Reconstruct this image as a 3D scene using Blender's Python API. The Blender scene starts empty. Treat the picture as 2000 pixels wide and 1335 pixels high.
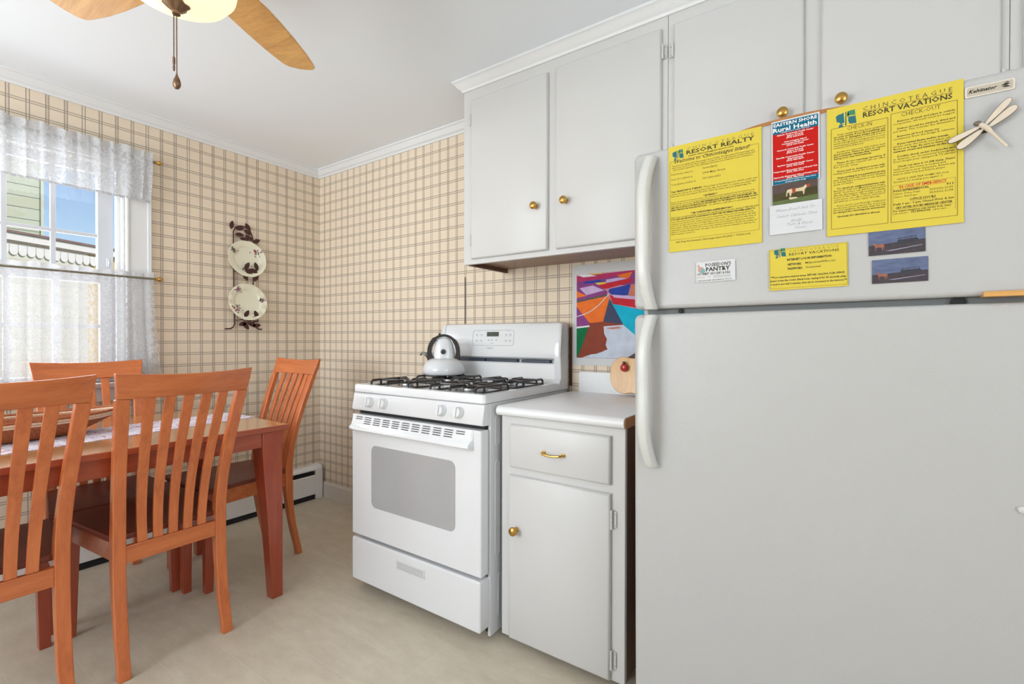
import bpy, bmesh, math, random
from math import sin, cos, pi, radians
from mathutils import Vector, Matrix
random.seed(7)
S = bpy.context.scene
COL = S.collection
V = Vector

# ------------------------------------------------------------------ camera, sky, sun, big lights, exposure
FZ = -0.02            # floor level
CEIL = 2.35
cam_d = bpy.data.cameras.new('camera'); cam = bpy.data.objects.new('camera', cam_d); COL.objects.link(cam)
cam_d.sensor_width = 36.0; cam_d.lens = 923.4 / 2000 * 36.0
cam_d.clip_start = 0.02; cam_d.clip_end = 200
_yaw, _pit, _rol = .6015, -.0061, .0015
_F = V((-sin(_yaw), cos(_yaw), 0)); _R = V((cos(_yaw), sin(_yaw), 0)); _U = V((0, 0, 1))
_f2 = _F * cos(_pit) + _U * sin(_pit); _u2 = -_F * sin(_pit) + _U * cos(_pit)
_r3 = _R * cos(_rol) + _u2 * sin(_rol); _u3 = -_R * sin(_rol) + _u2 * cos(_rol)
cam.matrix_world = Matrix(((_r3.x, _u3.x, -_f2.x, 3.131), (_r3.y, _u3.y, -_f2.y, -2.065), (_r3.z, _u3.z, -_f2.z, 1.126), (0, 0, 0, 1)))
S.camera = cam
S.view_settings.view_transform = 'Standard'; S.view_settings.look = 'None'
S.view_settings.gamma = 1; S.view_settings.use_curve_mapping = False
S.view_settings.exposure = 0.27

W = bpy.data.worlds.new('sky'); S.world = W; W.use_nodes = True
wn = W.node_tree.nodes; wl = W.node_tree.links
bg = wn['Background']; sky = wn.new('ShaderNodeTexSky')
sky.sky_type = 'NISHITA'; sky.sun_disc = False
sky.sun_elevation = radians(48); sky.sun_rotation = radians(65)
sky.air_density = 1.0; sky.dust_density = 1.2; sky.ozone_density = 2.0; sky.altitude = 0
wl.new(sky.outputs[0], bg.inputs[0]); bg.inputs[1].default_value = 0.14

def area_light(name, loc, rot, sx, sy, power, color=(1, 1, 1), spread=pi):
    d = bpy.data.lights.new(name, 'AREA'); d.shape = 'RECTANGLE'; d.size = sx; d.size_y = sy
    d.energy = power; d.color = color; d.spread = spread
    o = bpy.data.objects.new(name, d); o.location = loc; o.rotation_euler = rot; COL.objects.link(o); return o
sun_d = bpy.data.lights.new('sun', 'SUN'); sun_d.energy = 3.0; sun_d.angle = radians(.6); sun_d.color = (1, .96, .9)
sun = bpy.data.objects.new('sun', sun_d); COL.objects.link(sun)
sun.rotation_euler = V((.75, .35, .85)).to_track_quat('Z', 'Y').to_euler()
# fill from two added, unseen windows, rear and right; daylight through the table window
area_light('added_fill_rear', (1.05, -4.10, 1.45), (radians(114), 0, 0), 1.7, 1.5, 72, (.88, .94, 1))
area_light('added_fill_side', (4.92, -2.5, 1.45), (radians(125), 0, radians(90)), 1.8, 1.5, 34, (.90, .95, 1))
area_light('daylight_table_window', (-.16, -1.62, 1.5), (radians(90), 0, radians(-90)), .9, 1.15, 14, (.96, .98, 1))

# ------------------------------------------------------------------ materials
MATS = {}
def new_mat(name):
    m = bpy.data.materials.new(name); m.use_nodes = True
    nt = m.node_tree; return m, nt, nt.nodes, nt.links, nt.nodes['Principled BSDF']
def mat(name, col, rough=.5, metal=0, coat=0, noise=0, nscale=8, bump=0, bscale=60, stretch=None, emit=None, trans=0, spec=.5):
    if name in MATS: return MATS[name]
    m, nt, N, L, b = new_mat(name)
    b.inputs['Base Color'].default_value = (*col, 1); b.inputs['Roughness'].default_value = rough
    b.inputs['Metallic'].default_value = metal; b.inputs['Coat Weight'].default_value = coat
    b.inputs['Transmission Weight'].default_value = trans; b.inputs['Specular IOR Level'].default_value = spec
    tc = N.new('ShaderNodeTexCoord'); mp = N.new('ShaderNodeMapping'); L.new(tc.outputs['Object'], mp.inputs[0])
    if stretch: mp.inputs['Scale'].default_value = stretch
    n = N.new('ShaderNodeTexNoise'); n.inputs['Scale'].default_value = nscale; n.inputs['Detail'].default_value = 4
    L.new(mp.outputs[0], n.inputs['Vector'])
    mx = N.new('ShaderNodeMix'); mx.data_type = 'RGBA'
    k = noise if noise else .03
    mx.inputs[6].default_value = (*[c * (1 - k) for c in col], 1); mx.inputs[7].default_value = (*[min(1, c * (1 + k)) for c in col], 1)
    L.new(n.outputs['Fac'], mx.inputs[0]); L.new(mx.outputs[2], b.inputs['Base Color'])
    if bump:
        n2 = N.new('ShaderNodeTexNoise'); n2.inputs['Scale'].default_value = bscale; L.new(mp.outputs[0], n2.inputs['Vector'])
        bp = N.new('ShaderNodeBump'); bp.inputs['Strength'].default_value = bump; bp.inputs['Distance'].default_value = .002
        L.new(n2.outputs['Fac'], bp.inputs['Height']); L.new(bp.outputs[0], b.inputs['Normal'])
    if emit:
        b.inputs['Emission Color'].default_value = (*emit[0], 1); b.inputs['Emission Strength'].default_value = emit[1]
    MATS[name] = m; return m

def wood_mat(name, c1, c2, rough=.28, axis='Z', scale=1.0, coat=.35, extra=None):
    if name in MATS: return MATS[name]
    m, nt, N, L, b = new_mat(name)
    tc = N.new('ShaderNodeTexCoord'); mp = N.new('ShaderNodeMapping')
    L.new(tc.outputs['Object'], mp.inputs[0])
    s = {'X': (1.2, 14, 14), 'Y': (14, 1.2, 14), 'Z': (14, 14, 1.2)}[axis]
    mp.inputs['Scale'].default_value = [q * scale for q in s]
    n = N.new('ShaderNodeTexNoise'); n.inputs['Scale'].default_value = 2.2; n.inputs['Detail'].default_value = 8; n.inputs['Roughness'].default_value = .6
    n.inputs['Distortion'].default_value = .6
    L.new(mp.outputs[0], n.inputs['Vector'])
    n2 = N.new('ShaderNodeTexNoise'); n2.inputs['Scale'].default_value = 14; n2.inputs['Detail'].default_value = 5; L.new(mp.outputs[0], n2.inputs['Vector'])
    ad = N.new('ShaderNodeMath'); ad.operation = 'MULTIPLY_ADD'; ad.inputs[1].default_value = .35
    L.new(n2.outputs['Fac'], ad.inputs[0]); L.new(n.outputs['Fac'], ad.inputs[2])
    r = N.new('ShaderNodeValToRGB'); r.color_ramp.elements[0].position = .38; r.color_ramp.elements[1].position = .88
    r.color_ramp.elements[0].color = (*c1, 1); r.color_ramp.elements[1].color = (*c2, 1)
    L.new(ad.outputs[0], r.inputs[0]); L.new(r.outputs[0], b.inputs['Base Color'])
    b.inputs['Roughness'].default_value = rough; b.inputs['Coat Weight'].default_value = coat; b.inputs['Coat Roughness'].default_value = .15
    MATS[name] = m; return m

PAINT = mat('white_semigloss_paint', (.625, .615, .60), .38, noise=.025, nscale=5, bump=.12, bscale=40)
TRIMW = mat('white_trim_paint', (.76, .77, .77), .4, noise=.02)
CEILW = mat('ceiling_paint', (.87, .915, .96), .9, noise=.012, nscale=2)
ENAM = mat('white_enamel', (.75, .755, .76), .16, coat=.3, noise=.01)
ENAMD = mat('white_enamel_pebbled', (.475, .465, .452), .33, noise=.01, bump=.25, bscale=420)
HANDLE = mat('fridge_handle_plastic', (.62, .61, .58), .3, noise=.01)
BLACK = mat('black_iron', (.018, .014, .014), .3, coat=.3, noise=.2)
DARK = mat('dark_gap', (.012, .012, .013), .7)
DGREY = mat('grey_gasket', (.16, .17, .165), .6, noise=.1)
BRASS = mat('polished_brass', (.55, .32, .085), .25, metal=1, noise=.15, nscale=30)
ABRASS = mat('antique_bronze', (.20, .12, .07), .35, metal=.8, noise=.4, nscale=60)
CHROME = mat('steel', (.55, .56, .58), .25, metal=1)
BLUESTEEL = mat('dark_blue_steel', (.05, .065, .09), .3, metal=.4, coat=.2)
OVENGL = mat('oven_window_glass', (.40, .40, .40), .12, coat=.5, noise=.02)
LAM = mat('laminate_white', (.80, .80, .80), .35, noise=.03, nscale=200)
PAPERY = mat('yellow_paper', (.65, .51, .062), .7, noise=.03, nscale=30, spec=.2)
PAPERW = mat('white_paper', (.62, .62, .62), .6, noise=.02)
INK = mat('black_ink', (.035, .03, .015), .8)
INKB = mat('body_text_ink', (.13, .095, .02), .8)
INKG = mat('grey_ink', (.22, .20, .07), .8)
INKR = mat('red_ink', (.55, .05, .02), .8)
TEAL = mat('teal_ink', (.01, .13, .15), .7)
GREEN = mat('green_ink', (.03, .20, .10), .7)
BROWNW = wood_mat('dark_brown_wood', (.045, .012, .006), (.13, .045, .02), .45, 'Z')
UNDERW = wood_mat('brown_underside_wood', (.16, .08, .045), (.28, .15, .09), .5, 'X')
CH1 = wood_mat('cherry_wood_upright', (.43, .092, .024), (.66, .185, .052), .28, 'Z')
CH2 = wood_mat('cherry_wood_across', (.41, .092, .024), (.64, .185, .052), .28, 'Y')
CHS = wood_mat('cherry_wood_seat_shaded', (.095, .015, .008), (.20, .038, .016), .42, 'X', coat=.0)  # seat wood made darker to carry the shadow it sits in
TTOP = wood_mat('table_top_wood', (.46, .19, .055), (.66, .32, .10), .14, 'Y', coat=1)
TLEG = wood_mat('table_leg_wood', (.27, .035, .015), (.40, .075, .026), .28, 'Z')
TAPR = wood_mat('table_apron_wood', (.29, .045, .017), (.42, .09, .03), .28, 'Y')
OAK = wood_mat('golden_oak', (.50, .22, .045), (.78, .43, .13), .35, 'X', coat=.3)
TRAYW = wood_mat('orange_tray_wood', (.48, .19, .06), (.66, .32, .12), .4, 'X')
BOARDW = wood_mat('board_wood', (.60, .33, .12), (.80, .50, .22), .5, 'Z', .6)
GLASSF = mat('amber_lamp_glass', (.95, .80, .5), .4, emit=((1, .83, .55), .68))
IRONR = mat('burgundy_iron', (.055, .012, .010), .45, noise=.3)
CREAM = mat('cream_china', (.80, .77, .60), .15, coat=.5, noise=.02)

def wallpaper(name, axis, off):
    m, nt, N, L, b = new_mat(name)
    SP = .0666
    g = N.new('ShaderNodeNewGeometry'); sx = N.new('ShaderNodeSeparateXYZ'); L.new(g.outputs['Position'], sx.inputs[0])
    def M(op, a, bb=None, cc=None):
        n = N.new('ShaderNodeMath'); n.operation = op
        for i, q in enumerate((a, bb, cc)):
            if q is None: continue
            if isinstance(q, (int, float)): n.inputs[i].default_value = q
            else: L.new(q, n.inputs[i])
        return n.outputs[0]
    nz = N.new('ShaderNodeTexNoise'); nz.inputs['Scale'].default_value = 40; nz.inputs['Detail'].default_value = 3; L.new(g.outputs['Position'], nz.inputs['Vector'])
    nb = N.new('ShaderNodeTexNoise'); nb.inputs['Scale'].default_value = 260; L.new(g.outputs['Position'], nb.inputs['Vector'])
    def lines(coord, o, w):
        t = M('DIVIDE', M('SUBTRACT', coord, o), SP)
        fr = M('SUBTRACT', M('FRACT', M('ADD', t, 100.5)), .5)      # 0 at the pair centre
        d = M('ABSOLUTE', M('SUBTRACT', M('ABSOLUTE', fr), .085))
        ln = M('SUBTRACT', 1, M('SMOOTH_MIN', M('DIVIDE', d, w), 1, .1))
        band = M('LESS_THAN', M('ABSOLUTE', fr), .085)
        idx = M('FLOOR', M('ADD', t, 100.5))
        wn_ = N.new('ShaderNodeTexWhiteNoise'); wn_.noise_dimensions = '1D'; L.new(M('MODULO', idx, 7), wn_.inputs['W'])
        return ln, band, wn_.outputs['Value']
    u = sx.outputs[axis]
    l1, b1, r1 = lines(u, off, .037)
    l2, b2, r2 = lines(sx.outputs['Z'], 2.2377, .035)
    k1 = M('MULTIPLY', l1, M('MULTIPLY_ADD', nb.outputs['Fac'], .5, .68))
    k2 = M('MULTIPLY', l2, M('MULTIPLY_ADD', nb.outputs['Fac'], .7, .58))
    band = M('MULTIPLY', b1, M('MULTIPLY', r1, .28))
    k = M('MAXIMUM', M('MAXIMUM', k1, k2), M('ADD', band, M('MULTIPLY', b2, .10)))
    k = M('MINIMUM', k, 1)
    base = N.new('ShaderNodeMix'); base.data_type = 'RGBA'
    base.inputs[6].default_value = (.80, .65, .51, 1); base.inputs[7].default_value = (.79, .69, .53, 1)
    L.new(nz.outputs['Fac'], base.inputs[0])
    mx = N.new('ShaderNodeMix'); mx.data_type = 'RGBA'; mx.inputs[7].default_value = (.085, .066, .045, 1)
    L.new(base.outputs[2], mx.inputs[6]); L.new(k, mx.inputs[0]); L.new(mx.outputs[2], b.inputs['Base Color'])
    b.inputs['Roughness'].default_value = .75
    return m
WP_BACK = wallpaper('plaid_wallpaper_back', 'X', .0616)
WP_LEFT = wallpaper('plaid_wallpaper_left', 'Y', -.0526)

def floor_mat():
    m, nt, N, L, b = new_mat('beige_vinyl_floor')
    g = N.new('ShaderNodeNewGeometry')
    mp = N.new('ShaderNodeMapping'); L.new(g.outputs['Position'], mp.inputs[0]); mp.inputs['Scale'].default_value = (1, 2.2, 1)
    n = N.new('ShaderNodeTexNoise'); n.inputs['Scale'].default_value = 7; n.inputs['Detail'].default_value = 12; n.inputs['Roughness'].default_value = .78
    L.new(mp.outputs[0], n.inputs['Vector'])
    r = N.new('ShaderNodeValToRGB'); r.color_ramp.elements[0].position = .3; r.color_ramp.elements[1].position = .72
    r.color_ramp.elements[0].color = (.55, .475, .36, 1); r.color_ramp.elements[1].color = (.70, .63, .50, 1)
    L.new(n.outputs['Fac'], r.inputs[0])
    br = N.new('ShaderNodeTexBrick'); br.offset = 0; br.squash = 1; br.inputs['Scale'].default_value = 1
    br.inputs['Brick Width'].default_value = .652; br.inputs['Row Height'].default_value = .163; br.inputs['Mortar Size'].default_value = .0014
    br.inputs['Mortar Smooth'].default_value = .3
    mp2 = N.new('ShaderNodeMapping'); L.new(g.outputs['Position'], mp2.inputs[0]); mp2.inputs['Location'].default_value = (.02, 1.07 + .163 * 10, 0)
    L.new(mp2.outputs[0], br.inputs['Vector'])
    mx = N.new('ShaderNodeMix'); mx.data_type = 'RGBA'; mx.inputs[7].default_value = (.70, .64, .52, 1)
    sc = N.new('ShaderNodeMath'); sc.operation = 'MULTIPLY'; sc.inputs[1].default_value = .62; L.new(br.outputs['Fac'], sc.inputs[0])
    L.new(sc.outputs[0], mx.inputs[0]); L.new(r.outputs[0], mx.inputs[6]); L.new(mx.outputs[2], b.inputs['Base Color'])
    b.inputs['Roughness'].default_value = .42
    return m
FLOOR = floor_mat()

def lace_mat(name, dens, pscale):
    m = bpy.data.materials.new(name); m.use_nodes = True; N = m.node_tree.nodes; L = m.node_tree.links; N.clear()
    out = N.new('ShaderNodeOutputMaterial'); g = N.new('ShaderNodeNewGeometry')
    df = N.new('ShaderNodeBsdfDiffuse'); df.inputs[0].default_value = (.74, .74, .75, 1)
    tl = N.new('ShaderNodeBsdfTranslucent'); tl.inputs[0].default_value = (.42, .43, .45, 1)
    a = N.new('ShaderNodeMixShader'); a.inputs[0].default_value = .3; L.new(df.outputs[0], a.inputs[1]); L.new(tl.outputs[0], a.inputs[2])
    tr = N.new('ShaderNodeBsdfTransparent')
    mp = N.new('ShaderNodeMapping'); mp.inputs['Scale'].default_value = (.2, 1, .8); L.new(g.outputs['Position'], mp.inputs[0])
    n = N.new('ShaderNodeTexNoise'); n.inputs['Scale'].default_value = pscale; n.inputs['Detail'].default_value = 2; n.inputs['Distortion'].default_value = 2.5
    L.new(mp.outputs[0], n.inputs['Vector'])
    r = N.new('ShaderNodeValToRGB'); r.color_ramp.elements[0].position = .46; r.color_ramp.elements[1].position = .54
    r.color_ramp.elements[0].color = (dens, dens, dens, 1); h = min(1, dens + .36); r.color_ramp.elements[1].color = (h, h, h, 1)
    L.new(n.outputs['Fac'], r.inputs[0])
    mx = N.new('ShaderNodeMixShader'); L.new(r.outputs[0], mx.inputs[0]); L.new(tr.outputs[0], mx.inputs[1]); L.new(a.outputs[0], mx.inputs[2])
    L.new(mx.outputs[0], out.inputs[0]); return m
LACE_V = lace_mat('white_lace_valance', .66, 30); LACE_C = lace_mat('white_sheer_lace', .36, 38); LACE_H = lace_mat('gathered_lace_heading', .85, 60)

# ------------------------------------------------------------------ geometry helpers
OFF = {}
def box(bm, x0, x1, y0, y1, z0, z1, mi=0):
    vs = [bm.verts.new((x, y, z)) for z in (z0, z1) for y in (y0, y1) for x in (x0, x1)]
    for f in ((0, 2, 3, 1), (4, 5, 7, 6), (0, 1, 5, 4), (2, 6, 7, 3), (0, 4, 6, 2), (1, 3, 7, 5)):
        bm.faces.new([vs[i] for i in f]).material_index = mi
    return vs
def loft(bm, secs, mi=0, caps=True, closed=False):
    rings = [[bm.verts.new(p) for p in s] for s in secs]
    n = len(rings[0]); m = len(rings)
    for i in range(m if closed else m - 1):
        a, b = rings[i], rings[(i + 1) % m]
        for j in range(n):
            bm.faces.new((a[j], a[(j + 1) % n], b[(j + 1) % n], b[j])).material_index = mi
    if caps and not closed:
        bm.faces.new(rings[0][::-1]).material_index = mi; bm.faces.new(rings[-1]).material_index = mi
    return rings
def tube(bm, pts, r, seg=8, mi=0, closed=False):
    pts = [V(p) for p in pts]; n = len(pts); secs = []
    up = None
    for i, p in enumerate(pts):
        if closed: t = pts[(i + 1) % n] - pts[i - 1]
        else: t = pts[min(i + 1, n - 1)] - pts[max(i - 1, 0)]
        t.normalize()
        if up is None: up = V((0, 0, 1)) if abs(t.z) < .9 else V((1, 0, 0))
        a = t.cross(up)
        if a.length < 1e-4: a = t.cross(V((0, 1, 0)))
        a.normalize(); b_ = a.cross(t).normalized(); up = b_
        rr = r[i] if isinstance(r, (list, tuple)) else r
        secs.append([p + (a * cos(2 * pi * k / seg) + b_ * sin(2 * pi * k / seg)) * rr for k in range(seg)])
    loft(bm, secs, mi, closed=closed)
def lathe(bm, prof, c=(0, 0, 0), seg=32, U=V((1, 0, 0)), Vv=V((0, 1, 0)), A=V((0, 0, 1)), mi=0, sx=1, sy=1):
    c = V(c); secs = []
    for r, h in prof:
        secs.append([c + A * h + U * (max(r, 1e-5) * cos(2 * pi * k / seg) * sx) + Vv * (max(r, 1e-5) * sin(2 * pi * k / seg) * sy) for k in range(seg)])
    loft(bm, secs, mi)
def prism(bm, poly, O, U, Vv, Nn, t, mi=0):
    O = V(O); U = V(U); Vv = V(Vv); Nn = V(Nn)
    a = [bm.verts.new(O + U * u + Vv * v) for u, v in poly]
    if t == 0:
        bm.faces.new(a).material_index = mi; return
    b = [bm.verts.new(O + U * u + Vv * v + Nn * t) for u, v in poly]
    n = len(a)
    bm.faces.new(a[::-1]).material_index = mi; bm.faces.new(b).material_index = mi
    for i in range(n): bm.faces.new((a[i], a[(i + 1) % n], b[(i + 1) % n], b[i])).material_index = mi
def rrect(x0, x1, y0, y1, r, seg=5):
    out = []
    for cx, cy, a0 in ((x1 - r, y1 - r, 0), (x0 + r, y1 - r, 90), (x0 + r, y0 + r, 180), (x1 - r, y0 + r, 270)):
        for k in range(seg + 1):
            a = radians(a0 + 90 * k / seg); out.append((cx + r * cos(a), cy + r * sin(a)))
    return out
def ball(bm, c, r, seg=12, mi=0, sx=1, sy=1, sz=1):
    c = V(c); n = max(6, seg // 2)
    lathe(bm, [(r * sin(pi * k / n), -r * sz * cos(pi * k / n)) for k in range(n + 1)], c, seg, mi=mi, sx=sx, sy=sy)
def obj(name, bm, mats, parent=None, smooth=True, bevel=0, bseg=2, angle=.6, origin=None):
    bmesh.ops.recalc_face_normals(bm, faces=bm.faces)
    me = bpy.data.meshes.new(name)
    off = OFF[parent.name] if parent else None
    if off is None:
        if origin is not None: off = V(origin)
        else:
            xs = [v.co for v in bm.verts]
            lo = V([min(v[i] for v in xs) for i in range(3)]); hi = V([max(v[i] for v in xs) for i in range(3)])
            off = V(((lo.x + hi.x) / 2, (lo.y + hi.y) / 2, lo.z))
    bmesh.ops.translate(bm, verts=bm.verts, vec=-off)
    bm.to_mesh(me); bm.free()
    for m in (mats if isinstance(mats, (list, tuple)) else [mats]): me.materials.append(m)
    if smooth:
        me.polygons.foreach_set('use_smooth', [True] * len(me.polygons)); me.set_sharp_from_angle(angle=angle)
    o = bpy.data.objects.new(name, me); COL.objects.link(o)
    if parent: o.parent = parent
    else: o.location = off
    OFF[o.name] = off
    if bevel:
        md = o.modifiers.new('bevel', 'BEVEL'); md.width = bevel; md.segments = bseg; md.limit_method = 'ANGLE'; md.angle_limit = radians(35)
        md.harden_normals = False
    return o
def tag(o, label, cat, group=None):
    o['label'] = label; o['category'] = cat
    if group: o['group'] = group
    return o
def thing(name, loc, label, cat, group=None):
    o = bpy.data.objects.new(name, None); o.empty_display_size = .1; COL.objects.link(o); o.location = loc
    OFF[o.name] = V(loc); return tag(o, label, cat, group)
def struct(name, bm, mats, parent=None, **k):
    o = obj(name, bm, mats, parent, **k)
    if not parent: o['kind'] = 'structure'
    return o
def B(): return bmesh.new()
def bx(*a):
    bm = B(); box(bm, *a); return bm
def copy_tree(o, parent=None):
    c = o.copy(); COL.objects.link(c)
    if parent: c.parent = parent
    for ch in [q for q in list(bpy.data.objects) if q.parent == o]: copy_tree(ch, c)
    return c
X, Y, Z = V((1, 0, 0)), V((0, 1, 0)), V((0, 0, 1))

# ------------------------------------------------------------------ room shell
RX, RY = 4.6, -4.0
struct('floor', bx(-.12, RX + .12, RY - .12, .12, FZ - .1, FZ), FLOOR, smooth=False)
struct('ceiling', bx(-.12, RX + .12, RY - .12, .12, CEIL, CEIL + .12), CEILW, smooth=False)
struct('wall_back', bx(-.12, RX + .12, 0, .12, FZ, CEIL), WP_BACK, smooth=False)
WY0, WY1, WZ0, WZ1 = -2.06, -1.152, .90, 2.045          # window opening
bm = B()
box(bm, -.12, 0, RY - .12, WY0, FZ, CEIL); box(bm, -.12, 0, WY1, 0, FZ, CEIL)
box(bm, -.12, 0, WY0, WY1, FZ, WZ0); box(bm, -.12, 0, WY0, WY1, WZ1, CEIL)
struct('wall_left', bm, WP_LEFT, smooth=False)
bm = B()      # rear wall, with an opening made for the added fill window
box(bm, -.12, .15, RY - .12, RY, FZ, CEIL); box(bm, 1.95, RX + .12, RY - .12, RY, FZ, CEIL)
box(bm, .15, 1.95, RY - .12, RY, FZ, .65); box(bm, .15, 1.95, RY - .12, RY, 2.25, CEIL)
struct('wall_front', bm, mat('cream_wall_paint', (.74, .70, .62), .8), smooth=False)
bm = B()
box(bm, RX, RX + .12, RY, -3.5, FZ, CEIL); box(bm, RX, RX + .12, -1.5, 0, FZ, CEIL)  # opening made for the added side fill window
box(bm, RX, RX + .12, -3.5, -1.5, FZ, .65); box(bm, RX, RX + .12, -3.5, -1.5, 2.25, CEIL)
struct('wall_right', bm, mat('cream_wall_paint', (.74, .70, .62), .8), smooth=False)
def plain_window(name, P, U, w, h, N_):
    bm = B()
    def bar(u0, u1, v0, v1, d=.03): prism(bm, [(u0, v0), (u1, v0), (u1, v1), (u0, v1)], P, U, Z, N_, d)
    bar(0, w, 0, .06); bar(0, w, h - .06, h); bar(0, .06, .06, h - .06); bar(w - .06, w, .06, h - .06)
    bar(.06, w - .06, h / 2 - .02, h / 2 + .02); bar(w / 2 - .02, w / 2 + .02, .06, h / 2 - .02); bar(w / 2 - .02, w / 2 + .02, h / 2 + .02, h - .06)
    struct(name, bm, TRIMW, smooth=False)
plain_window('window_added_rear', (.15, RY - .06, .65), X, 1.8, 1.6, Y)  # unseen window frame, added to go with the rear fill light
plain_window('window_added_side', (RX + .06, -3.5, .65), Y, 2.0, 1.6, -X)  # unseen window frame, added to go with the side fill light

# crown moulding, baseboards
def crown(name, p0, p1, inward, h=.055, d=.042, mi=TRIMW, zt=CEIL):
    p0 = V(p0); p1 = V(p1); n = V(inward); bm = B()
    prof = [(0, 0), (0, -h), (.006, -h), (.009, -h + .010), (.020, -h + .018), (.030, -.020), (.035, -.012), (d, -.009), (d, 0)]
    loft(bm, [[p + n * a + Z * (zt + b_) for a, b_ in prof] for p in (p0, p1)]); return struct(name, bm, mi, angle=.3)
crown('trim_1', (0.001, RY, 0), (0.001, -.001, 0), (1, 0, 0))
crown('trim_2', (0.0, -.001, 0), (1.63, -.001, 0), (0, -1, 0))
def baseboard(name, x0, x1):
    bm = B(); prof = [(0, FZ), (.015, FZ), (.015, .078), (.010, .09), (0, .09)]
    loft(bm, [[V((x, -.001 - a, b_)) for a, b_ in prof] for x in (x0, x1)]); struct(name, bm, mat('baseboard_paint', (.70, .63, .57), .5), angle=.3)
baseboard('baseboard_back', .066, 1.29)

# ------------------------------------------------------------------ window over the table
win = bpy.data.objects.new('window_1', None); COL.objects.link(win); win.location = (-.05, -1.6, .9); OFF['window_1'] = V(win.location); win['kind'] = 'structure'
bm = B()      # casing
for a in ((0, .02, WY1 - .0, -1.04, .86, 2.11), (0, .02, -2.172, WY0, .86, 2.11), (0, .024, -2.18, -1.032, 2.045, 2.12)): box(bm, *a)
box(bm, .02, .026, -1.06, -1.04, .9, 2.04); box(bm, .02, .026, WY1, WY1 + .012, .9, 2.04)
obj('casing', bm, TRIMW, win, bevel=.003)
bm = B()      # jambs
box(bm, -.115, -.002, WY1 - .012, WY1 - .0005, WZ0, WZ1); box(bm, -.115, -.002, WY0 + .0005, WY0 + .012, WZ0, WZ1)
box(bm, -.115, -.002, WY0 + .012, WY1 - .012, WZ1 - .012, WZ1 - .0005)
box(bm, -.045, -.030, WY1 - .026, WY1 - .012, WZ0 + .02, WZ1 - .012); box(bm, -.045, -.030, WY0 + .012, WY0 + .026, WZ0 + .02, WZ1 - .012)
obj('jamb', bm, TRIMW, win, bevel=.002)
obj('sill', bx(-.115, .050, -2.19, -1.02, .872, .897), TRIMW, win, bevel=.006, bseg=3)
obj('apron', bx(.001, .018, -2.15, -1.06, .80, .871), TRIMW, win, bevel=.004)
VINYL = mat('white_vinyl_sash', (.60, .61, .64), .35)
GLASS = None
m, nt, N, L, b_ = new_mat('window_glass'); N.remove(b_)
gl = N.new('ShaderNodeBsdfGlossy'); gl.inputs['Roughness'].default_value = .02; tr = N.new('ShaderNodeBsdfTransparent'); mxs = N.new('ShaderNodeMixShader'); mxs.inputs[0].default_value = .06
L.new(tr.outputs[0], mxs.inputs[1]); L.new(gl.outputs[0], mxs.inputs[2]); L.new(mxs.outputs[0], N['Material Output'].inputs[0]); GLASS = m
def sash(x, z0, z1, hz, nm):
    bm = B(); y0, y1 = WY0 + .026, WY1 - .030
    st = .066
    box(bm, x - .016, x + .016, y1 - st, y1, z0, z1); box(bm, x - .016, x + .016, y0, y0 + st, z0, z1)
    box(bm, x - .016, x + .016, y0 + st, y1 - st, z0, z0 + .04); box(bm, x - .016, x + .016, y0 + st, y1 - st, z1 - .04, z1)
    s = obj('sash', bm, VINYL, win, bevel=.003)
    bm = B(); gy0, gy1 = y0 + st, y1 - st
    for yy in (-1.417, -1.586, -1.755): box(bm, x - .006, x + .008, yy - .010, yy + .010, z0 + .04, z1 - .04)
    for zz in hz: box(bm, x - .0055, x + .0075, gy0, gy1, zz - .009, zz + .009)
    obj('muntin', bm, VINYL, s, bevel=.002)
    obj('pane', bx(x - .002, x + .002, gy0 - .004, gy1 + .004, z0 + .036, z1 - .036), GLASS, s, smooth=False)
    return s
sash(-.085, 1.435, 2.03, (1.665,), 'u')
lo = sash(-.048, .90, 1.455, (1.19,), 'l')
bm = B(); box(bm, -.030, -.022, -1.222, -1.206, 1.50, 1.545); tube(bm, [(-.024, -1.214, 1.505), (-.018, -1.214, 1.525), (-.024, -1.214, 1.54)], .003)
obj('sash_latch', bm, mat('latch_plastic', (.7, .7, .72), .4), win)

# curtain rods with brass ends, curtains
def rod(z, label):
    t = thing('curtain_rod', (.045, -1.6, z), label, 'curtain rod')
    bm = B(); tube(bm, [(.045, -2.19, z), (.045, -1.03, z)], .0055, 12); obj('rod', bm, mat('rod_metal', (.22, .20, .14), .4, metal=.6), t)
    for yy, s in ((-1.03, 1), (-2.19, -1)):
        bm = B(); lathe(bm, [(.0, 0), (.008, 0), (.009, .004), (.006, .008), (.0115, .014), (.0125, .02), (.009, .028), (.004, .032), (.0, .033)], (.045, yy, z), 14, X, Z, Y * s)
        obj('finial', bm, BRASS, t)
    for yy in (-1.045, -2.175):
        bm = B(); tube(bm, [(.0265, yy, z), (.041, yy, z)], .004, 8); obj('bracket', bm, BRASS, t)
rod(2.092, 'upper brass-ended rod holding the short lace valance')
rod(1.452, 'lower brass-ended rod at half height of the window holding the long sheer curtain')
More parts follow.
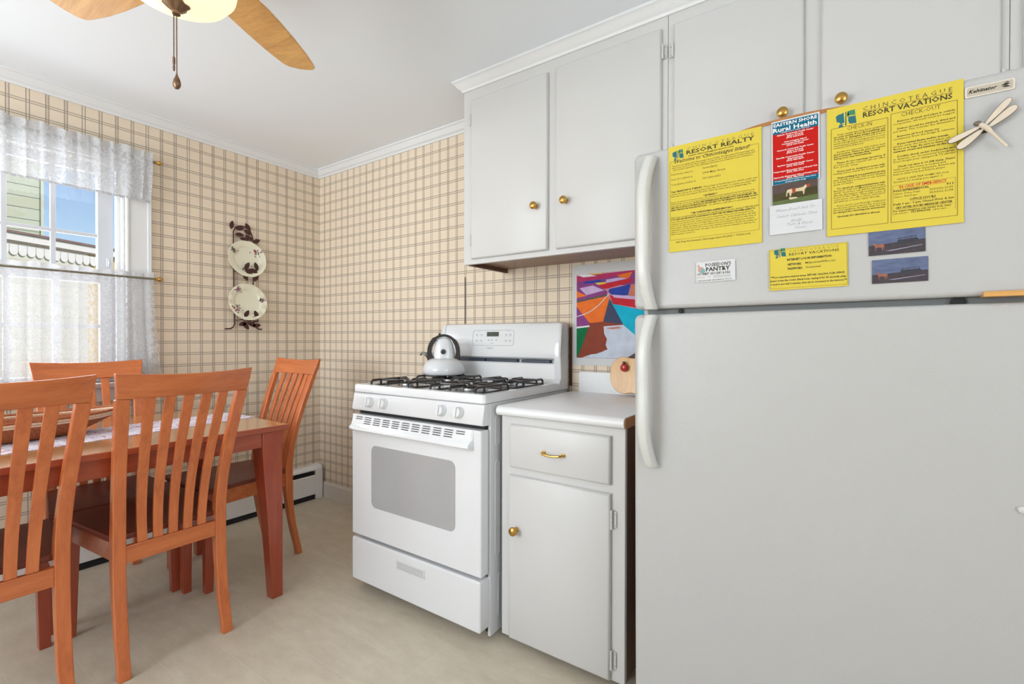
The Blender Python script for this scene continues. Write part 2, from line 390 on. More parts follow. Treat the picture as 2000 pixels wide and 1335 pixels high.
def curtain(name, y0, y1, zt, zb, zrod, label, matb, matt, amp, scallop, flare=0, seed=1, XC=.045):
    rnd = random.Random(seed); n = 300
    t = thing(name, (.045, (y0 + y1) / 2, zb), label, 'curtain')
    ph = [rnd.uniform(0, 6.28) for _ in range(6)]
    def wav(u, s): return (sin(u * 95 + ph[0] + .9 * sin(u * 13)) * .5 + sin(u * 52 + ph[1]) * .35 + sin(u * 190 + ph[2]) * .15 * s)
    def grid(rows, mt, nm):
        bm = B(); g = []
        for (z, a, fl, dz) in rows:
            row = []
            for i in range(n + 1):
                u = i / n; yy = y0 + (y1 - y0) * u
                yy += fl * max(0, (u - .85) / .15) ** 1.5
                row.append(bm.verts.new((XC + a * wav(u * 1.16, 1), yy + .004 * sin(u * 160) * (a / amp), z + dz * (sin(u * 110 + ph[3]) * .6 + sin(u * 47 + ph[4]) * .6))))
            g.append(row)
        for r in range(len(g) - 1):
            for i in range(n): bm.faces.new((g[r][i], g[r][i + 1], g[r + 1][i + 1], g[r + 1][i]))
        return obj(nm, bm, mt, t, angle=3.1)
    grid([(zt, amp * .75, 0, .006), (zt - .012, amp * .9, 0, .003), (zrod + .012, amp * .7, 0, .001), (zrod + .007, amp * .30, 0, 0)], matt, 'heading_ruffle')
    rows = [(zrod + .007, amp * .3, 0, 0), (zrod - .009, amp * .45, 0, 0)]
    m_ = 12
    for k in range(1, m_ + 1):
        q = k / m_; rows.append((zrod - .009 + (zb - zrod + .009) * q, amp * (.45 + .55 * min(1, q * 2)), flare * q * q, scallop * (q == 1)))
    grid(rows, matb, 'panel')
    bm = B()     # scalloped hem
    for i in range(46):
        u = i / 46; yy = y0 + (y1 - y0) * (u + .5 / 46) + flare * max(0, (u - .85) / .15) ** 1.5; hw = (y1 - y0) / 92
        uu = (u + .5 / 46) * 1.16; xx = XC + amp * wav(uu, 1)
        pts = [(hw * cos(a), .004 - .013 * sin(a)) for a in [pi * k / 8 for k in range(9)]]
        prism(bm, pts, (xx, yy, zb), Y, Z, X, .0012)
    obj('scalloped_hem', bm, LACE_H, t)
    return t
curtain('lace_valance', -2.18, -1.045, 2.135, 1.868, 2.092, 'short gathered white lace valance across the top of the window', LACE_V, LACE_H, .011, .003, -.012, 3, .058)
curtain('cafe_curtain', -2.18, -1.04, 1.482, .925, 1.452, 'long sheer white lace curtain over the lower half of the window', LACE_C, LACE_H, .011, .003, .035, 5)

# ------------------------------------------------------------------ baseboard heater
t = thing('baseboard_heater', (.03, -1.5, FZ), 'long white metal baseboard heater under the window wall', 'heater')
HW = mat('heater_enamel', (.84, .82, .79), .4, noise=.05)
bm = B(); loft(bm, [[V((a, y, z)) for a, z in ((.001, .215), (.040, .215), (.062, .195), (.062, .186), (.058, .186), (.038, .205), (.008, .205), (.008, .01), (.001, .01))] for y in (-3.4, -.075)])
obj('top_cover', bm, HW, t, angle=.3)
bm = B(); loft(bm, [[V((a, y, z)) for a, z in ((.060, .155), (.064, .150), (.064, .018), (.050, .012), (.050, .016), (.060, .022))] for y in (-3.4, -.075)])
obj('front_panel', bm, HW, t, angle=.3)
obj('element', bx(.010, .052, -3.4, -.076, .03, .175), DARK, t, smooth=False)
bm = B(); loft(bm, [[V((a, y, z)) for a, z in ((.001, .222), (.044, .222), (.067, .200), (.069, .14), (.069, FZ + .001), (.001, FZ + .001))] for y in (-.074, -.022)])
obj('end_cap', bm, HW, t, angle=.3, bevel=.002)
bm = B(); box(bm, .012, .055, -3.4, -.076, FZ + .001, .012); obj('shadow_gap_base', bm, DARK, t, smooth=False)

# ------------------------------------------------------------------ wall cabinets
def knob(parent, x, y, z, r=.0165, m_=BRASS):
    bm = B(); lathe(bm, [(.0, 0), (.010, 0), (.009, .004), (.0055, .010), (.007, .014), (r * .85, .017), (r, .023), (r * .92, .029), (r * .6, .033), (.0, .034)], (x, y, z), 20, X, Z, -Y)
    return obj('knob', bm, m_, parent)
def door_slab(name, x0, x1, y, z0, z1, parent, r=.006, t=.017, m_=PAINT):
    bm = B(); e = .008
    loft(bm, [[V((a, y, c)) for a, c in ((x0, z0), (x1, z0), (x1, z1), (x0, z1))],
              [V((a, y - t * .45, c)) for a, c in ((x0, z0), (x1, z0), (x1, z1), (x0, z1))],
              [V((a, y - t * .85, c)) for a, c in ((x0 + .003, z0 + .003), (x1 - .003, z0 + .003), (x1 - .003, z1 - .003), (x0 + .003, z1 - .003))],
              [V((a, y - t, c)) for a, c in ((x0 + e, z0 + e), (x1 - e, z0 + e), (x1 - e, z1 - e), (x0 + e, z1 - e))]])
    return obj(name, bm, m_, parent, angle=.9)
def hinge(parent, x, y, z, s=1, m_=PAINT, h=.052):
    bm = B(); tube(bm, [(x, y - .011, z - h / 2), (x, y - .011, z + h / 2)], .0042, 8)
    box(bm, x + (0 if s > 0 else -.014), x + (.014 if s > 0 else 0), y - .004, y, z - h * .42, z + h * .42)
    for q in (-.3, .3): ball(bm, (x + s * .009, y - .005, z + q * h), .0024, 8)
    o = obj('hinge', bm, [m_], parent); return o
UY = -.323
UZ0, UZ1 = 1.480, 2.296
def wall_cab(x0, x1, z0, doors, label, left_side=True):
    t = thing('wall_cabinet', ((x0 + x1) / 2, UY / 2, z0), label, 'cabinet', 'white painted wall cabinets under the ceiling')
    bm = B()
    box(bm, x0, x0 + .016, UY + .018, -.002, z0, UZ1 + .02); box(bm, x1 - .016, x1, UY + .018, -.002, z0, UZ1 + .02)
    box(bm, x0, x1, UY, UY + .018, z0, UZ1 + .02)
    box(bm, x0 + .016, x1 - .016, UY + .018, -.002, UZ1 - .03, UZ1)
    obj('carcass', bm, PAINT, t, bevel=.0015)
    obj('bottom_panel', bx(x0 + .017, x1 - .017, UY + .019, -.003, z0 + .016, z0 + .028), UNDERW, t, smooth=False)
    obj('lower_lip', bx(x0 + .0165, x0 + .032, UY + .0185, -.004, z0 - .004, z0 + .0155), BROWNW, t, smooth=False)
    for (a, b_, zz0, zz1, kx, kz, hx, hs, hz) in doors:
        d = door_slab('door', a, b_, UY - .0003, zz0, zz1, t)
        knob(d, kx, UY - .0173, kz)
        for q in hz: hinge(d, hx, UY - .001, q, hs)
    return t
wall_cab(1.655, 2.6215, UZ0, [(1.708, 2.124, 1.502, 2.250, 2.070, 1.692, 1.704, -1, (2.158, 1.592)),
                            (2.163, 2.601, 1.502, 2.256, 2.213, 1.692, 2.605, 1, (2.171, 1.60))],
         'white two-door wall cabinet above the stove, its brown underside showing')
wall_cab(2.6225, 3.497, 1.70, [(2.645, 3.044, 1.725, 2.256, 2.988, 1.837, 2.641, -1, (2.165, 1.80)),
                            (3.088, 3.480, 1.725, 2.256, 3.139, 1.838, 3.484, 1, (2.165, 1.80))],
         'white two-door wall cabinet above the refrigerator, wooden tray in front of its knobs')
wall_cab(3.498, 4.10, 1.70, [(3.520, 4.06, 1.725, 2.256, 3.57, 1.856, 4.064, 1, (2.165, 1.80))],
         'white wall cabinet at the far right edge, beyond the refrigerator')
bm = B()      # crown on the cabinets, returning to the wall
prof = [(0, 0), (0, -.050), (.006, -.050), (.009, -.040), (.022, -.030), (.032, -.016), (.038, -.011), (.042, -.009), (.042, 0)]
def crn(px, py, dx, dy): return [V((px + a * dx, py + a * dy, CEIL + b_)) for a, b_ in prof]
loft(bm, [crn(1.6545, -.0015, -1, 0), crn(1.6545, UY - .0005, -1, -1), crn(4.12, UY - .0005, 0, -1)])
struct('trim_3', bm, TRIMW, angle=.3)

# ------------------------------------------------------------------ base cabinet and worktop
CX0, CX1, CY = 2.088, 2.575, -.612
t = thing('base_cabinet', ((CX0 + CX1) / 2, CY / 2, FZ), 'white painted floor cabinet with one drawer and one door between stove and refrigerator', 'cabinet')
bm = B(); box(bm, CX0, CX0 + .016, CY + .018, -.01, .012, .838); box(bm, CX0, CX1 - .0, CY, CY + .0175, .012, .838)
box(bm, CX0 + .016, CX1 - .018, CY + .018, -.01, .012, .03)
obj('carcass', bm, PAINT, t, bevel=.002)
bm = B(); box(bm, CX1 - .017, CX1 - .0005, CY + .018, -.01, .012, .838); obj('side_panel', bm, BROWNW, t, smooth=False)['label'] = 'unpainted dark brown side'
obj('toe_kick', bx(CX0 + .02, CX1 - .02, CY + .07, CY + .085, FZ, .012), mat('toe_kick_shade', (.05, .04, .03), .8), t, smooth=False)  # near-black colour stands for the shadow in the toe recess
d = door_slab('drawer', 2.134, 2.529, CY - .0005, .652, .812, t)
bm = B(); yb = CY - .0175
tube(bm, [(2.283, yb, .727), (2.283, yb - .016, .727), (2.290, yb - .024, .727), (2.303, yb - .026, .725), (2.322, yb - .026, .724), (2.341, yb - .026, .725), (2.354, yb - .024, .727), (2.361, yb - .016, .727), (2.361, yb, .727)], .0042, 10)
for xx in (2.283, 2.361): lathe(bm, [(.0, 0), (.008, 0), (.007, .003), (.0, .004)], (xx, yb, .727), 12, X, Z, -Y)
obj('pull', bm, BRASS, d)
d = door_slab('door', 2.130, 2.529, CY - .0005, .016, .624, t)
knob(d, 2.166, CY - .0175, .428)
for q in (.542, .085): hinge(d, 2.533, CY - .001, q, 1, h=.062)
t = thing('worktop', (2.33, -.32, .84), 'short white laminate worktop with upstand over the floor cabinet', 'countertop')
bm = B(); prof = [(-.004, .840), (-.620, .840), (-.634, .845), (-.640, .858), (-.636, .870), (-.624, .876), (-.027, .876), (-.018, .880), (-.018, .972), (-.004, .972)]
prof = [(-.004, .840), (-.622, .840), (-.634, .844), (-.640, .856), (-.636, .869), (-.624, .876), (-.004, .876)]
loft(bm, [[V((x, a, b_)) for a, b_ in prof] for x in (2.080, 2.579)]); obj('slab', bm, LAM, t, angle=1.2)
bm = B(); prism(bm, rrect(2.116, 2.579, .860, .972, .012), (0, -.0225, 0), X, Z, Y, .019); obj('upstand', bm, LAM, t, bevel=.002)
bm = B(); box(bm, 2.5792, 2.5825, -.628, -.004, .842, .874); obj('end_strip', bm, wood_mat('raw_edge', (.38, .14, .05), (.55, .24, .09), .6, 'Y'), t, smooth=False)['label'] = 'bare orange-brown end'

# apple-shaped board with ladybird
t = thing('cutting_board', (2.41, -.05, .877), 'apple-shaped wooden cutting board leaning against the upstand', 'cutting board')
pts = []
for k in range(64):
    a = 2 * pi * k / 64
    r = .096 * (1 - .07 * cos(4 * a) * .5 + .03 * cos(2 * a)); u = r * cos(a) * 1.08; v = r * sin(a) * (.92 if sin(a) > 0 else 1.0)
    if sin(a) > .9: v -= .012 * (sin(a) - .9) / .1
    if sin(a) < -.96: v += .008 * (-sin(a) - .96) / .04
    pts.append((u, v))
bm = B(); prism(bm, pts, (2.398, -.055, .971), X, V((0, .16, .987)), V((0, -.987, .16)), .016); obj('board', bm, BOARDW, t, bevel=.003, angle=.5)
bm = B(); tube(bm, [(2.402, -.045, 1.05), (2.408, -.04, 1.085)], .005, 8); obj('stem', bm, BROWNW, t)
t2 = thing('ladybird_magnet', (2.364, -.072, .985), 'small red ladybird ornament stuck on the apple-shaped board', 'ornament')
RED = mat('red_lacquer', (.45, .012, .01), .25, coat=.6)
bm = B(); ball(bm, (2.364, -.078, 1.002), .0175, 16, sz=1.05, sy=.6); obj('shell', bm, RED, t2)
bm = B(); ball(bm, (2.364, -.080, 1.0225), .007, 10); obj('head', bm, BLACK, t2)
bm = B()
for s in (-1, 1):
    tube(bm, [(2.364 + s * .003, -.082, 1.022), (2.364 + s * .009, -.082, 1.029)], .001, 6)
    for q in (-.006, .002, .009): tube(bm, [(2.364 + s * .012, -.078, 1.0 + q), (2.364 + s * .019, -.078, 1.0 + q - .006)], .001, 6)
obj('legs', bm, RED, t2)

# ------------------------------------------------------------------ stove
SX0, SX1 = 1.2956, 2.0576
st = thing('gas_stove', ((SX0 + SX1) / 2, -.34, FZ), 'white freestanding gas range in front of the plaid wall', 'stove')
bm = B(); box(bm, SX0, SX0 + .012, -.644, -.03, .002, .8835); box(bm, SX1 - .012, SX1, -.644, -.03, .002, .8835)
box(bm, SX0 + .012, SX1 - .012, -.630, -.03, .04, .8835)
obj('body', bm, ENAM, st, bevel=.002)
bm = B()
for z0, z1, yc in ((.30, .66, -.600), (.06, .22, -.580), (.72, .83, -.60)):
    pts = rrect(yc - .013, yc + .013, z0, z1, .0125)
    tube(bm, [V((SX1 + .0003, a, b_)) for a, b_ in pts], .0022, 6, closed=True)
obj('side_embossing', bm, ENAM, st)
for xx in (SX0 + .05, SX1 - .05):
    for yy in (-.58, -.08):
        bm = B(); lathe(bm, [(0, FZ), (.018, FZ), (.018, FZ + .008), (.008, FZ + .010), (.008, .041), (0, .041)], (xx, yy, 0), 12); obj('foot', bm, BLACK, st)
# oven door
dr = None
bm = B(); prism(bm, rrect(SX0 + .008, SX1 - .004 + .03 - .03, .240, .786, .006), (0, -.648, 0), X, Z, -Y, .048)
dr = obj('oven_door', bm, ENAM, st, bevel=.006, bseg=3)
bm = B(); prism(bm, rrect(1.439, 1.929, .383, .657, .028, 8), (0, -.6955, 0), X, Z, -Y, .0012); obj('door_window', bm, OVENGL, dr)['label'] = 'grey see-through oven window'
bm = B(); pr_ = [(-.694, .784), (-.699, .785), (-.7045, .764), (-.712, .742), (-.724, .732), (-.726, .722), (-.712, .713), (-.694, .718)]
loft(bm, [[V((SX0 + .016, -.694 + (a + .694) * .2, b_)) for a, b_ in pr_], [V((SX0 + .022, -.694 + (a + .694) * .9, b_)) for a, b_ in pr_], [V((SX0 + .05, a, b_)) for a, b_ in pr_], [V((SX1 - .08, a, b_)) for a, b_ in pr_],
          [V((SX1 - .046, -.694 + (a + .694) * .9, b_)) for a, b_ in pr_], [V((SX1 - .038, -.694 + (a + .694) * .2, b_)) for a, b_ in pr_]])
obj('door_handle', bm, ENAM, dr, angle=.7)
bm = B(); P0 = V((0, -.6995, .7838)); dn = V((0, -.0125, -.0430)).normalized(); nn = V((0, -.0430, .0125)).normalized()
for k in range(11):
    x0 = 1.345 + k * .0595; nrow = 2 if k in (0, 10) else 4
    for r_ in range(nrow):
        q = .006 + r_ * .0088
        prism(bm, [(x0, q), (x0 + .042, q), (x0 + .042, q + .0030), (x0, q + .0030)], P0 + nn * .0006, X, dn, nn, .0010)
obj('vent_slots', bm, DARK, dr)
obj('door_gap', bx(SX0 + .02, SX1 - .012, -.66, -.631, .786, .800), DARK, st, smooth=False)
# drawer
bm = B(); prism(bm, rrect(SX0 + .010, SX1 - .006, .034, .2265, .010), (0, -.640, 0), X, Z, -Y, .058); dw = obj('drawer', bm, ENAM, st, bevel=.006, bseg=3)
bm = B()
for a in ((1.603, 1.768, .190, .1945), (1.603, 1.768, .155, .1595), (1.603, 1.6075, .1595, .190), (1.7635, 1.768, .1595, .190)): box(bm, a[0], a[1], -.7015, -.6975, a[2], a[3])
obj('pull_frame', bm, ENAM, dw, bevel=.001)
bm = B(); prism(bm, [(-.6985, .190), (-.6995, .1605), (-.6980, .1605), (-.6980, .190)], (1.6075, 0, 0), Y, Z, X, .156); obj('finger_recess', bm, mat('recess_grey', (.55, .55, .55), .4), dw)
# control panel
bm = B(); pf = [(-.640, .883), (-.672, .883), (-.680, .878), (-.692, .812), (-.688, .803), (-.640, .800)]
loft(bm, [[V((x, a, b_)) for a, b_ in pf] for x in (SX0 + .001, SX1 - .001)]); cp = obj('control_panel', bm, ENAM, st, bevel=.003)
pn = V((0, -.066, -.012)).normalized(); pu = V((0, -.012, .066)).normalized()
pn = V((0, -.984, .179)); pu = V((0, .179, .984))
for kx in (1.418, 1.510, 1.849, 1.939):
    c = V((kx, -.6862, .8435)); bm = B()
    lathe(bm, [(0, 0), (.0235, 0), (.0235, .005), (.021, .008), (.020, .020), (.018, .0225), (0, .0225)], c, 24, X, pu, pn)
    prism(bm, rrect(-.0045, .0045, -.020, .020, .003, 3), c + pn * .0223, X, pu, pn, .006)
    obj('knob', bm, mat('knob_plastic', (.74, .74, .74), .35), cp, bevel=.001)
# cooktop
bm = B(); ringo = rrect(SX0 - .001, SX1 + .001, -.682, -.030, .016, 5); ringi = rrect(SX0 + .024, SX1 - .024, -.652, -.115, .03, 5)
def rg(pts, z): return [V((a, b_, z)) for a, b_ in pts]
loft(bm, [rg(ringo, .8855), rg(ringo, .912), rg([(a + (.004 if a < 1.6 else -.004), b_ + (.004 if b_ < -.4 else -.004)) for a, b_ in ringo], .9185), rg(ringi, .9195), rg([(a + (.008 if a < 1.6 else -.008), b_ + (.008 if b_ < -.4 else -.008)) for a, b_ in ringi], .9085)])
ct = obj('cooktop', bm, ENAM, st, angle=.8)
# backguard
bm = B()
bp_ = [(-.020, .88), (-.020, 1.196), (-.030, 1.209), (-.062, 1.209), (-.080, 1.203), (-.088, 1.190), (-.104, 1.052), (-.102, 1.036), (-.086, 1.026), (-.060, 1.024), (-.060, 1.010), (-.082, 1.009), (-.088, 1.002), (-.094, .935), (-.112, .912), (-.112, .88)]
loft(bm, [[V((x, a, b_)) for a, b_ in bp_] for x in (SX0 + .013, SX1 - .013)])
sd = [(-.020, .886), (-.020, 1.197), (-.030, 1.211), (-.064, 1.211), (-.084, 1.204), (-.092, 1.190), (-.108, 1.050), (-.104, 1.02), (-.098, .94), (-.120, .915), (-.135, .886)]
def side_cap(x0, x1, x2):
    c = V((0, -.06, 1.05))
    def sc(k, x): return [V((x, -.06 + (a + .06) * k, 1.05 + (b_ - 1.05) * (1 - (1 - k) * (.75 if b_ > 1.05 else 0)))) for a, b_ in sd]
    loft(bm, [sc(1, x0), sc(.995, x0 + (x2 - x0) * .35), sc(.975, x0 + (x2 - x0) * .65), sc(.94, x0 + (x2 - x0) * .87), sc(.88, x2)])
side_cap(SX1 - .030, 0, SX1 + .002); side_cap(SX0 + .030, 0, SX0 - .002)
for xx in (SX0 + .0005, SX1 - .0145): box(bm, xx, xx + .014, -.140, -.020, .886, .9145)
bgd = obj('backguard', bm, ENAM, st, angle=.5)
bm = B()
for x0, x1 in ((1.42, 1.60), (1.607, 1.80), (1.83, 1.99)): box(bm, x0, x1, -.086, -.0605, 1.0102, 1.0238)
obj('vent', bm, BLUESTEEL, bgd, smooth=False)
fn = V((0, -.993, -.115)); fu = V((0, -.115, .993))         # face of the panel
def face(x, z, d=.0006): return V((x, -.088 - (1.190 - z) * .116, z)) + V((0, -1, .11)).normalized() * d
def fbox(bm, x0, x1, z0, z1, t_=.0008, mi=0):
    a = [face(x0, z0, .0002), face(x1, z0, .0002), face(x1, z1, .0002), face(x0, z1, .0002)]; b_ = [face(x0, z0, t_), face(x1, z0, t_), face(x1, z1, t_), face(x0, z1, t_)]
    loft(bm, [a, b_], mi)
bm = B(); fbox(bm, 1.618, 1.695, 1.140, 1.163, .0012); obj('clock_display', bm, mat('green_lcd', (.02, .035, .022), .2, coat=.5), bgd)
bm = B(); o_ = rrect(1.525, 1.790, 1.093, 1.172, .014); tube(bm, [face(a, b_, .0004) for a, b_ in o_], .0009, 5, closed=True); obj('panel_outline', bm, mat('outline_grey', (.35, .35, .36), .5), bgd)
bm = B()
KG = mat('key_grey', (.45, .45, .46), .5)
def keypad(rects):
    bm = B()
    for q in rects: fbox(bm, *q)
    obj('keypad', bm, KG, bgd)
bm.free()
for xa in ((1.545, 1.575), (1.735, 1.760)):
    keypad([(x0, x0 + .014, z0, z0 + .005) for x0 in xa for z0 in (1.147, 1.117)] + [(x0 + .002, x0 + .012, z0 - .006, z0 - .003) for x0 in xa for z0 in (1.147, 1.117)] + [(xa[0] + .008, xa[0] + .030, 1.165, 1.167)])
keypad([(x0, x0 + .012, 1.118, 1.124) for x0 in (1.625, 1.647, 1.675)] + [(1.643, 1.668, 1.104, 1.107)])

# text helper --------------------------------------------------------
def text_bm(body, bold=0, shear=0):
    cu = bpy.data.curves.new('lettering', 'FONT'); cu.body = body; cu.resolution_u = 1; cu.offset = bold; cu.shear = shear; cu.size = 1
    o = bpy.data.objects.new('lettering', cu); COL.objects.link(o)
    dg = bpy.context.evaluated_depsgraph_get(); dg.update()
    me = bpy.data.meshes.new_from_object(o.evaluated_get(dg))
    bpy.data.objects.remove(o); bpy.data.curves.remove(cu)
    return me
def letters(bm, lines, O, U, Vv, Nn, lift=.0003):
    """lines: (text, u0, u1, baseline v, cap height, bold, shear); laid on the plane O,U,V"""
    for ln in lines:
        body, u0, u1, v, h = ln[:5]; bold = ln[5] if len(ln) > 5 else 0; sh = ln[6] if len(ln) > 6 else 0
        me = text_bm(body, bold, sh)
        if not me.vertices: bpy.data.meshes.remove(me); continue
        xs = [q.co.x for q in me.vertices]; a, b_ = min(xs), max(xs); k = (u1 - u0) / max(b_ - a, 1e-6); kh = h / .69
        vs = [bm.verts.new(O + U * (u0 + (q.co.x - a) * k) + Vv * (v + q.co.y * kh) + Nn * lift) for q in me.vertices]
        for p in me.polygons:
            try: bm.faces.new([vs[i] for i in p.vertices])
            except ValueError: pass
        bpy.data.meshes.remove(me)
bm = B(); letters(bm, [('Frigidaire', 1.625, 1.665, 1.076, .0075, .01)], face(0, 0, 0) * 0 + V((0, -.088 - 1.190 * .116, 0)), X, V((0, .116, 1)), V((0, -1, .11)), .0006)
obj('badge_lettering', bm, mat('badge_grey', (.3, .3, .31), .4), bgd, smooth=False)

# grates and burners
GZ = .9365
def grate(cx, cy):
    bm = B(); hx, hy, r_ = .120, .122, .0052
    o_ = rrect(cx - hx, cx + hx, cy - hy, cy + hy, .012, 3)
    tube(bm, [V((a, b_, GZ - .006)) for a, b_ in rrect(cx - hx, cx + hx, cy - hy, cy + hy, .01, 2)][:0] or [V((a, b_, .913)) for a, b_ in o_], r_ * .8, 8, closed=True)
    for sx, sy in ((-1, 0), (1, 0)):      # raised loops across
        for q in (-.055, .055):
            tube(bm, [(cx - hx, cy + q, .913), (cx - hx, cy + q, GZ - .006), (cx - hx + .006, cy + q, GZ), (cx - .030, cy + q * .55, GZ), (cx - .024, cy + q * .5, GZ - .004)][::1] if sx < 0 else
                 [(cx + hx, cy + q, .913), (cx + hx, cy + q, GZ - .006), (cx + hx - .006, cy + q, GZ), (cx + .030, cy + q * .55, GZ), (cx + .024, cy + q * .5, GZ - .004)], r_, 8)
    for s in (-1, 1):
        tube(bm, [(cx, cy + s * hy, .913), (cx, cy + s * hy, GZ - .006), (cx, cy + s * (hy - .006), GZ), (cx, cy + s * .035, GZ), (cx, cy + s * .028, GZ - .004)], r_, 8)
    tube(bm, [(cx - hx, cy - hy + .012, .913), (cx - hx, cy - hy + .012, GZ - .008), (cx - hx, cy - hy + .02, GZ), (cx - hx, cy + hy - .02, GZ), (cx - hx, cy + hy - .012, GZ - .008), (cx - hx, cy + hy - .012, .913)], r_, 8)
    tube(bm, [(cx + hx, cy - hy + .012, .913), (cx + hx, cy - hy + .012, GZ - .008), (cx + hx, cy - hy + .02, GZ), (cx + hx, cy + hy - .02, GZ), (cx + hx, cy + hy - .012, GZ - .008), (cx + hx, cy + hy - .012, .913)], r_, 8)
    obj('grate', bm, BLACK, st)
    bm = B(); lathe(bm, [(0, .909), (.070, .909), (.074, .912), (.060, .910), (.035, .911), (.028, .913), (.026, .921), (0, .922)], (cx, cy, 0), 32)
    bo = obj('burner', bm, CHROME, st)
    bm = B(); lathe(bm, [(0, .922), (.031, .922), (.033, .925), (.029, .929), (0, .930)], (cx, cy, 0), 28); obj('burner_cap', bm, BLACK, bo)
for cx in (1.490, 1.862):
    for cy in (-.530, -.245): grate(cx, cy)

# kettle -------------------------------------------------------------
KX, KY, KZ = 1.447, -.237, GZ + .006
t = thing('kettle', (KX, KY, KZ), 'white enamel whistling kettle with black handle on a rear burner', 'kettle')
h = V((.824, .566, 0)); f_ = V((.566, -.824, 0))
bm = B(); lathe(bm, [(0, 0), (.096, 0), (.106, .006), (.110, .018), (.1085, .034), (.102, .052), (.091, .067), (.076, .078), (.060, .084), (0, .086)], (KX, KY, KZ), 48); obj('body', bm, ENAM, t, angle=1.2)
bm = B(); n_ = 24
secs = []
for k in range(n_ + 1):
    a = pi * k / n_ * .5; rr = max(cos(a), 0) ** .62; zz = .082 + .110 * sin(a)
    secs.append([V((KX, KY, KZ + zz)) + h * (.056 * rr * cos(q)) + f_ * (.028 * max(rr, .02) * sin(q)) for q in [2 * pi * j / 28 for j in range(28)]])
loft(bm, secs); obj('upper_shell', bm, ENAM, t, angle=1.2)
bm = B(); c = V((KX, KY, KZ + .118)) + f_ * .020; lathe(bm, [(0, 0), (.0115, .002), (.0135, .010), (.011, .017), (0, .019)], c, 16, h, Z, f_); obj('lid_knob', bm, BLACK, t)
def strap(pts, w, th, nm, mt, par):
    bm = B(); n = len(pts); secs = []
    for i, (u, z) in enumerate(pts):
        u1, z1 = pts[min(i + 1, n - 1)]; u0, z0 = pts[max(i - 1, 0)]; tx, tz = u1 - u0, z1 - z0; l = math.hypot(tx, tz); nx, nz = -tz / l, tx / l
        ww = w[i] if isinstance(w, list) else w; tt = th[i] if isinstance(th, list) else th
        C0 = V((KX, KY, KZ)) + h * u + Z * z; Nn = h * nx + Z * nz
        secs.append([C0 + Nn * (tt * a) + f_ * (ww * b_) for a, b_ in ((.5, -.5), (.5, .5), (-.5, .5), (-.5, -.5))])
    loft(bm, secs); return obj(nm, bm, mt, par, bevel=.002, bseg=2, angle=.5)
arc = [(.074 * cos(a), .116 + .086 * sin(a)) for a in [pi * k / 18 for k in range(19)]]
hp = [(.068, .066), (.071, .088)] + arc + [(-.071, .088), (-.066, .066)]
hd = strap(hp, .036, [.026] * 2 + [.020] * 5 + [.013] * 8 + [.022] * 6 + [.030] * 2, 'handle', BLACK, t)
strap([(-.058, .074), (-.074, .092), (-.094, .106), (-.112, .113), (-.122, .098)], [.034, .032, .026, .018, .013], [.032, .030, .018, .011, .009], 'spout_cover', mat('dark_bakelite', (.05, .032, .015), .3, coat=.3), t)
bm = B(); ball(bm, V((KX, KY, KZ + .207)) - h * .022, .0075, 12); obj('lever_ball', bm, BLACK, hd)
# cord down the wall behind the stove
bm = B(); tube(bm, [(1.392, -.004, 1.476), (1.393, -.004, 1.35), (1.392, -.004, 1.22), (1.393, -.004, 1.0)], .0022, 6)
tag(obj('power_cord', bm, BLACK), 'thin dark cord running down the plaid wall behind the stove', 'cord')
bm = B(); box(bm, 2.0575, 2.071, -.007, -.001, .90, 1.185); tag(obj('wall_strip', bm, BROWNW, bevel=.001), 'narrow brown strip on the wall beside the stove', 'trim strip')  # thin dark brown strip set upright on the wall

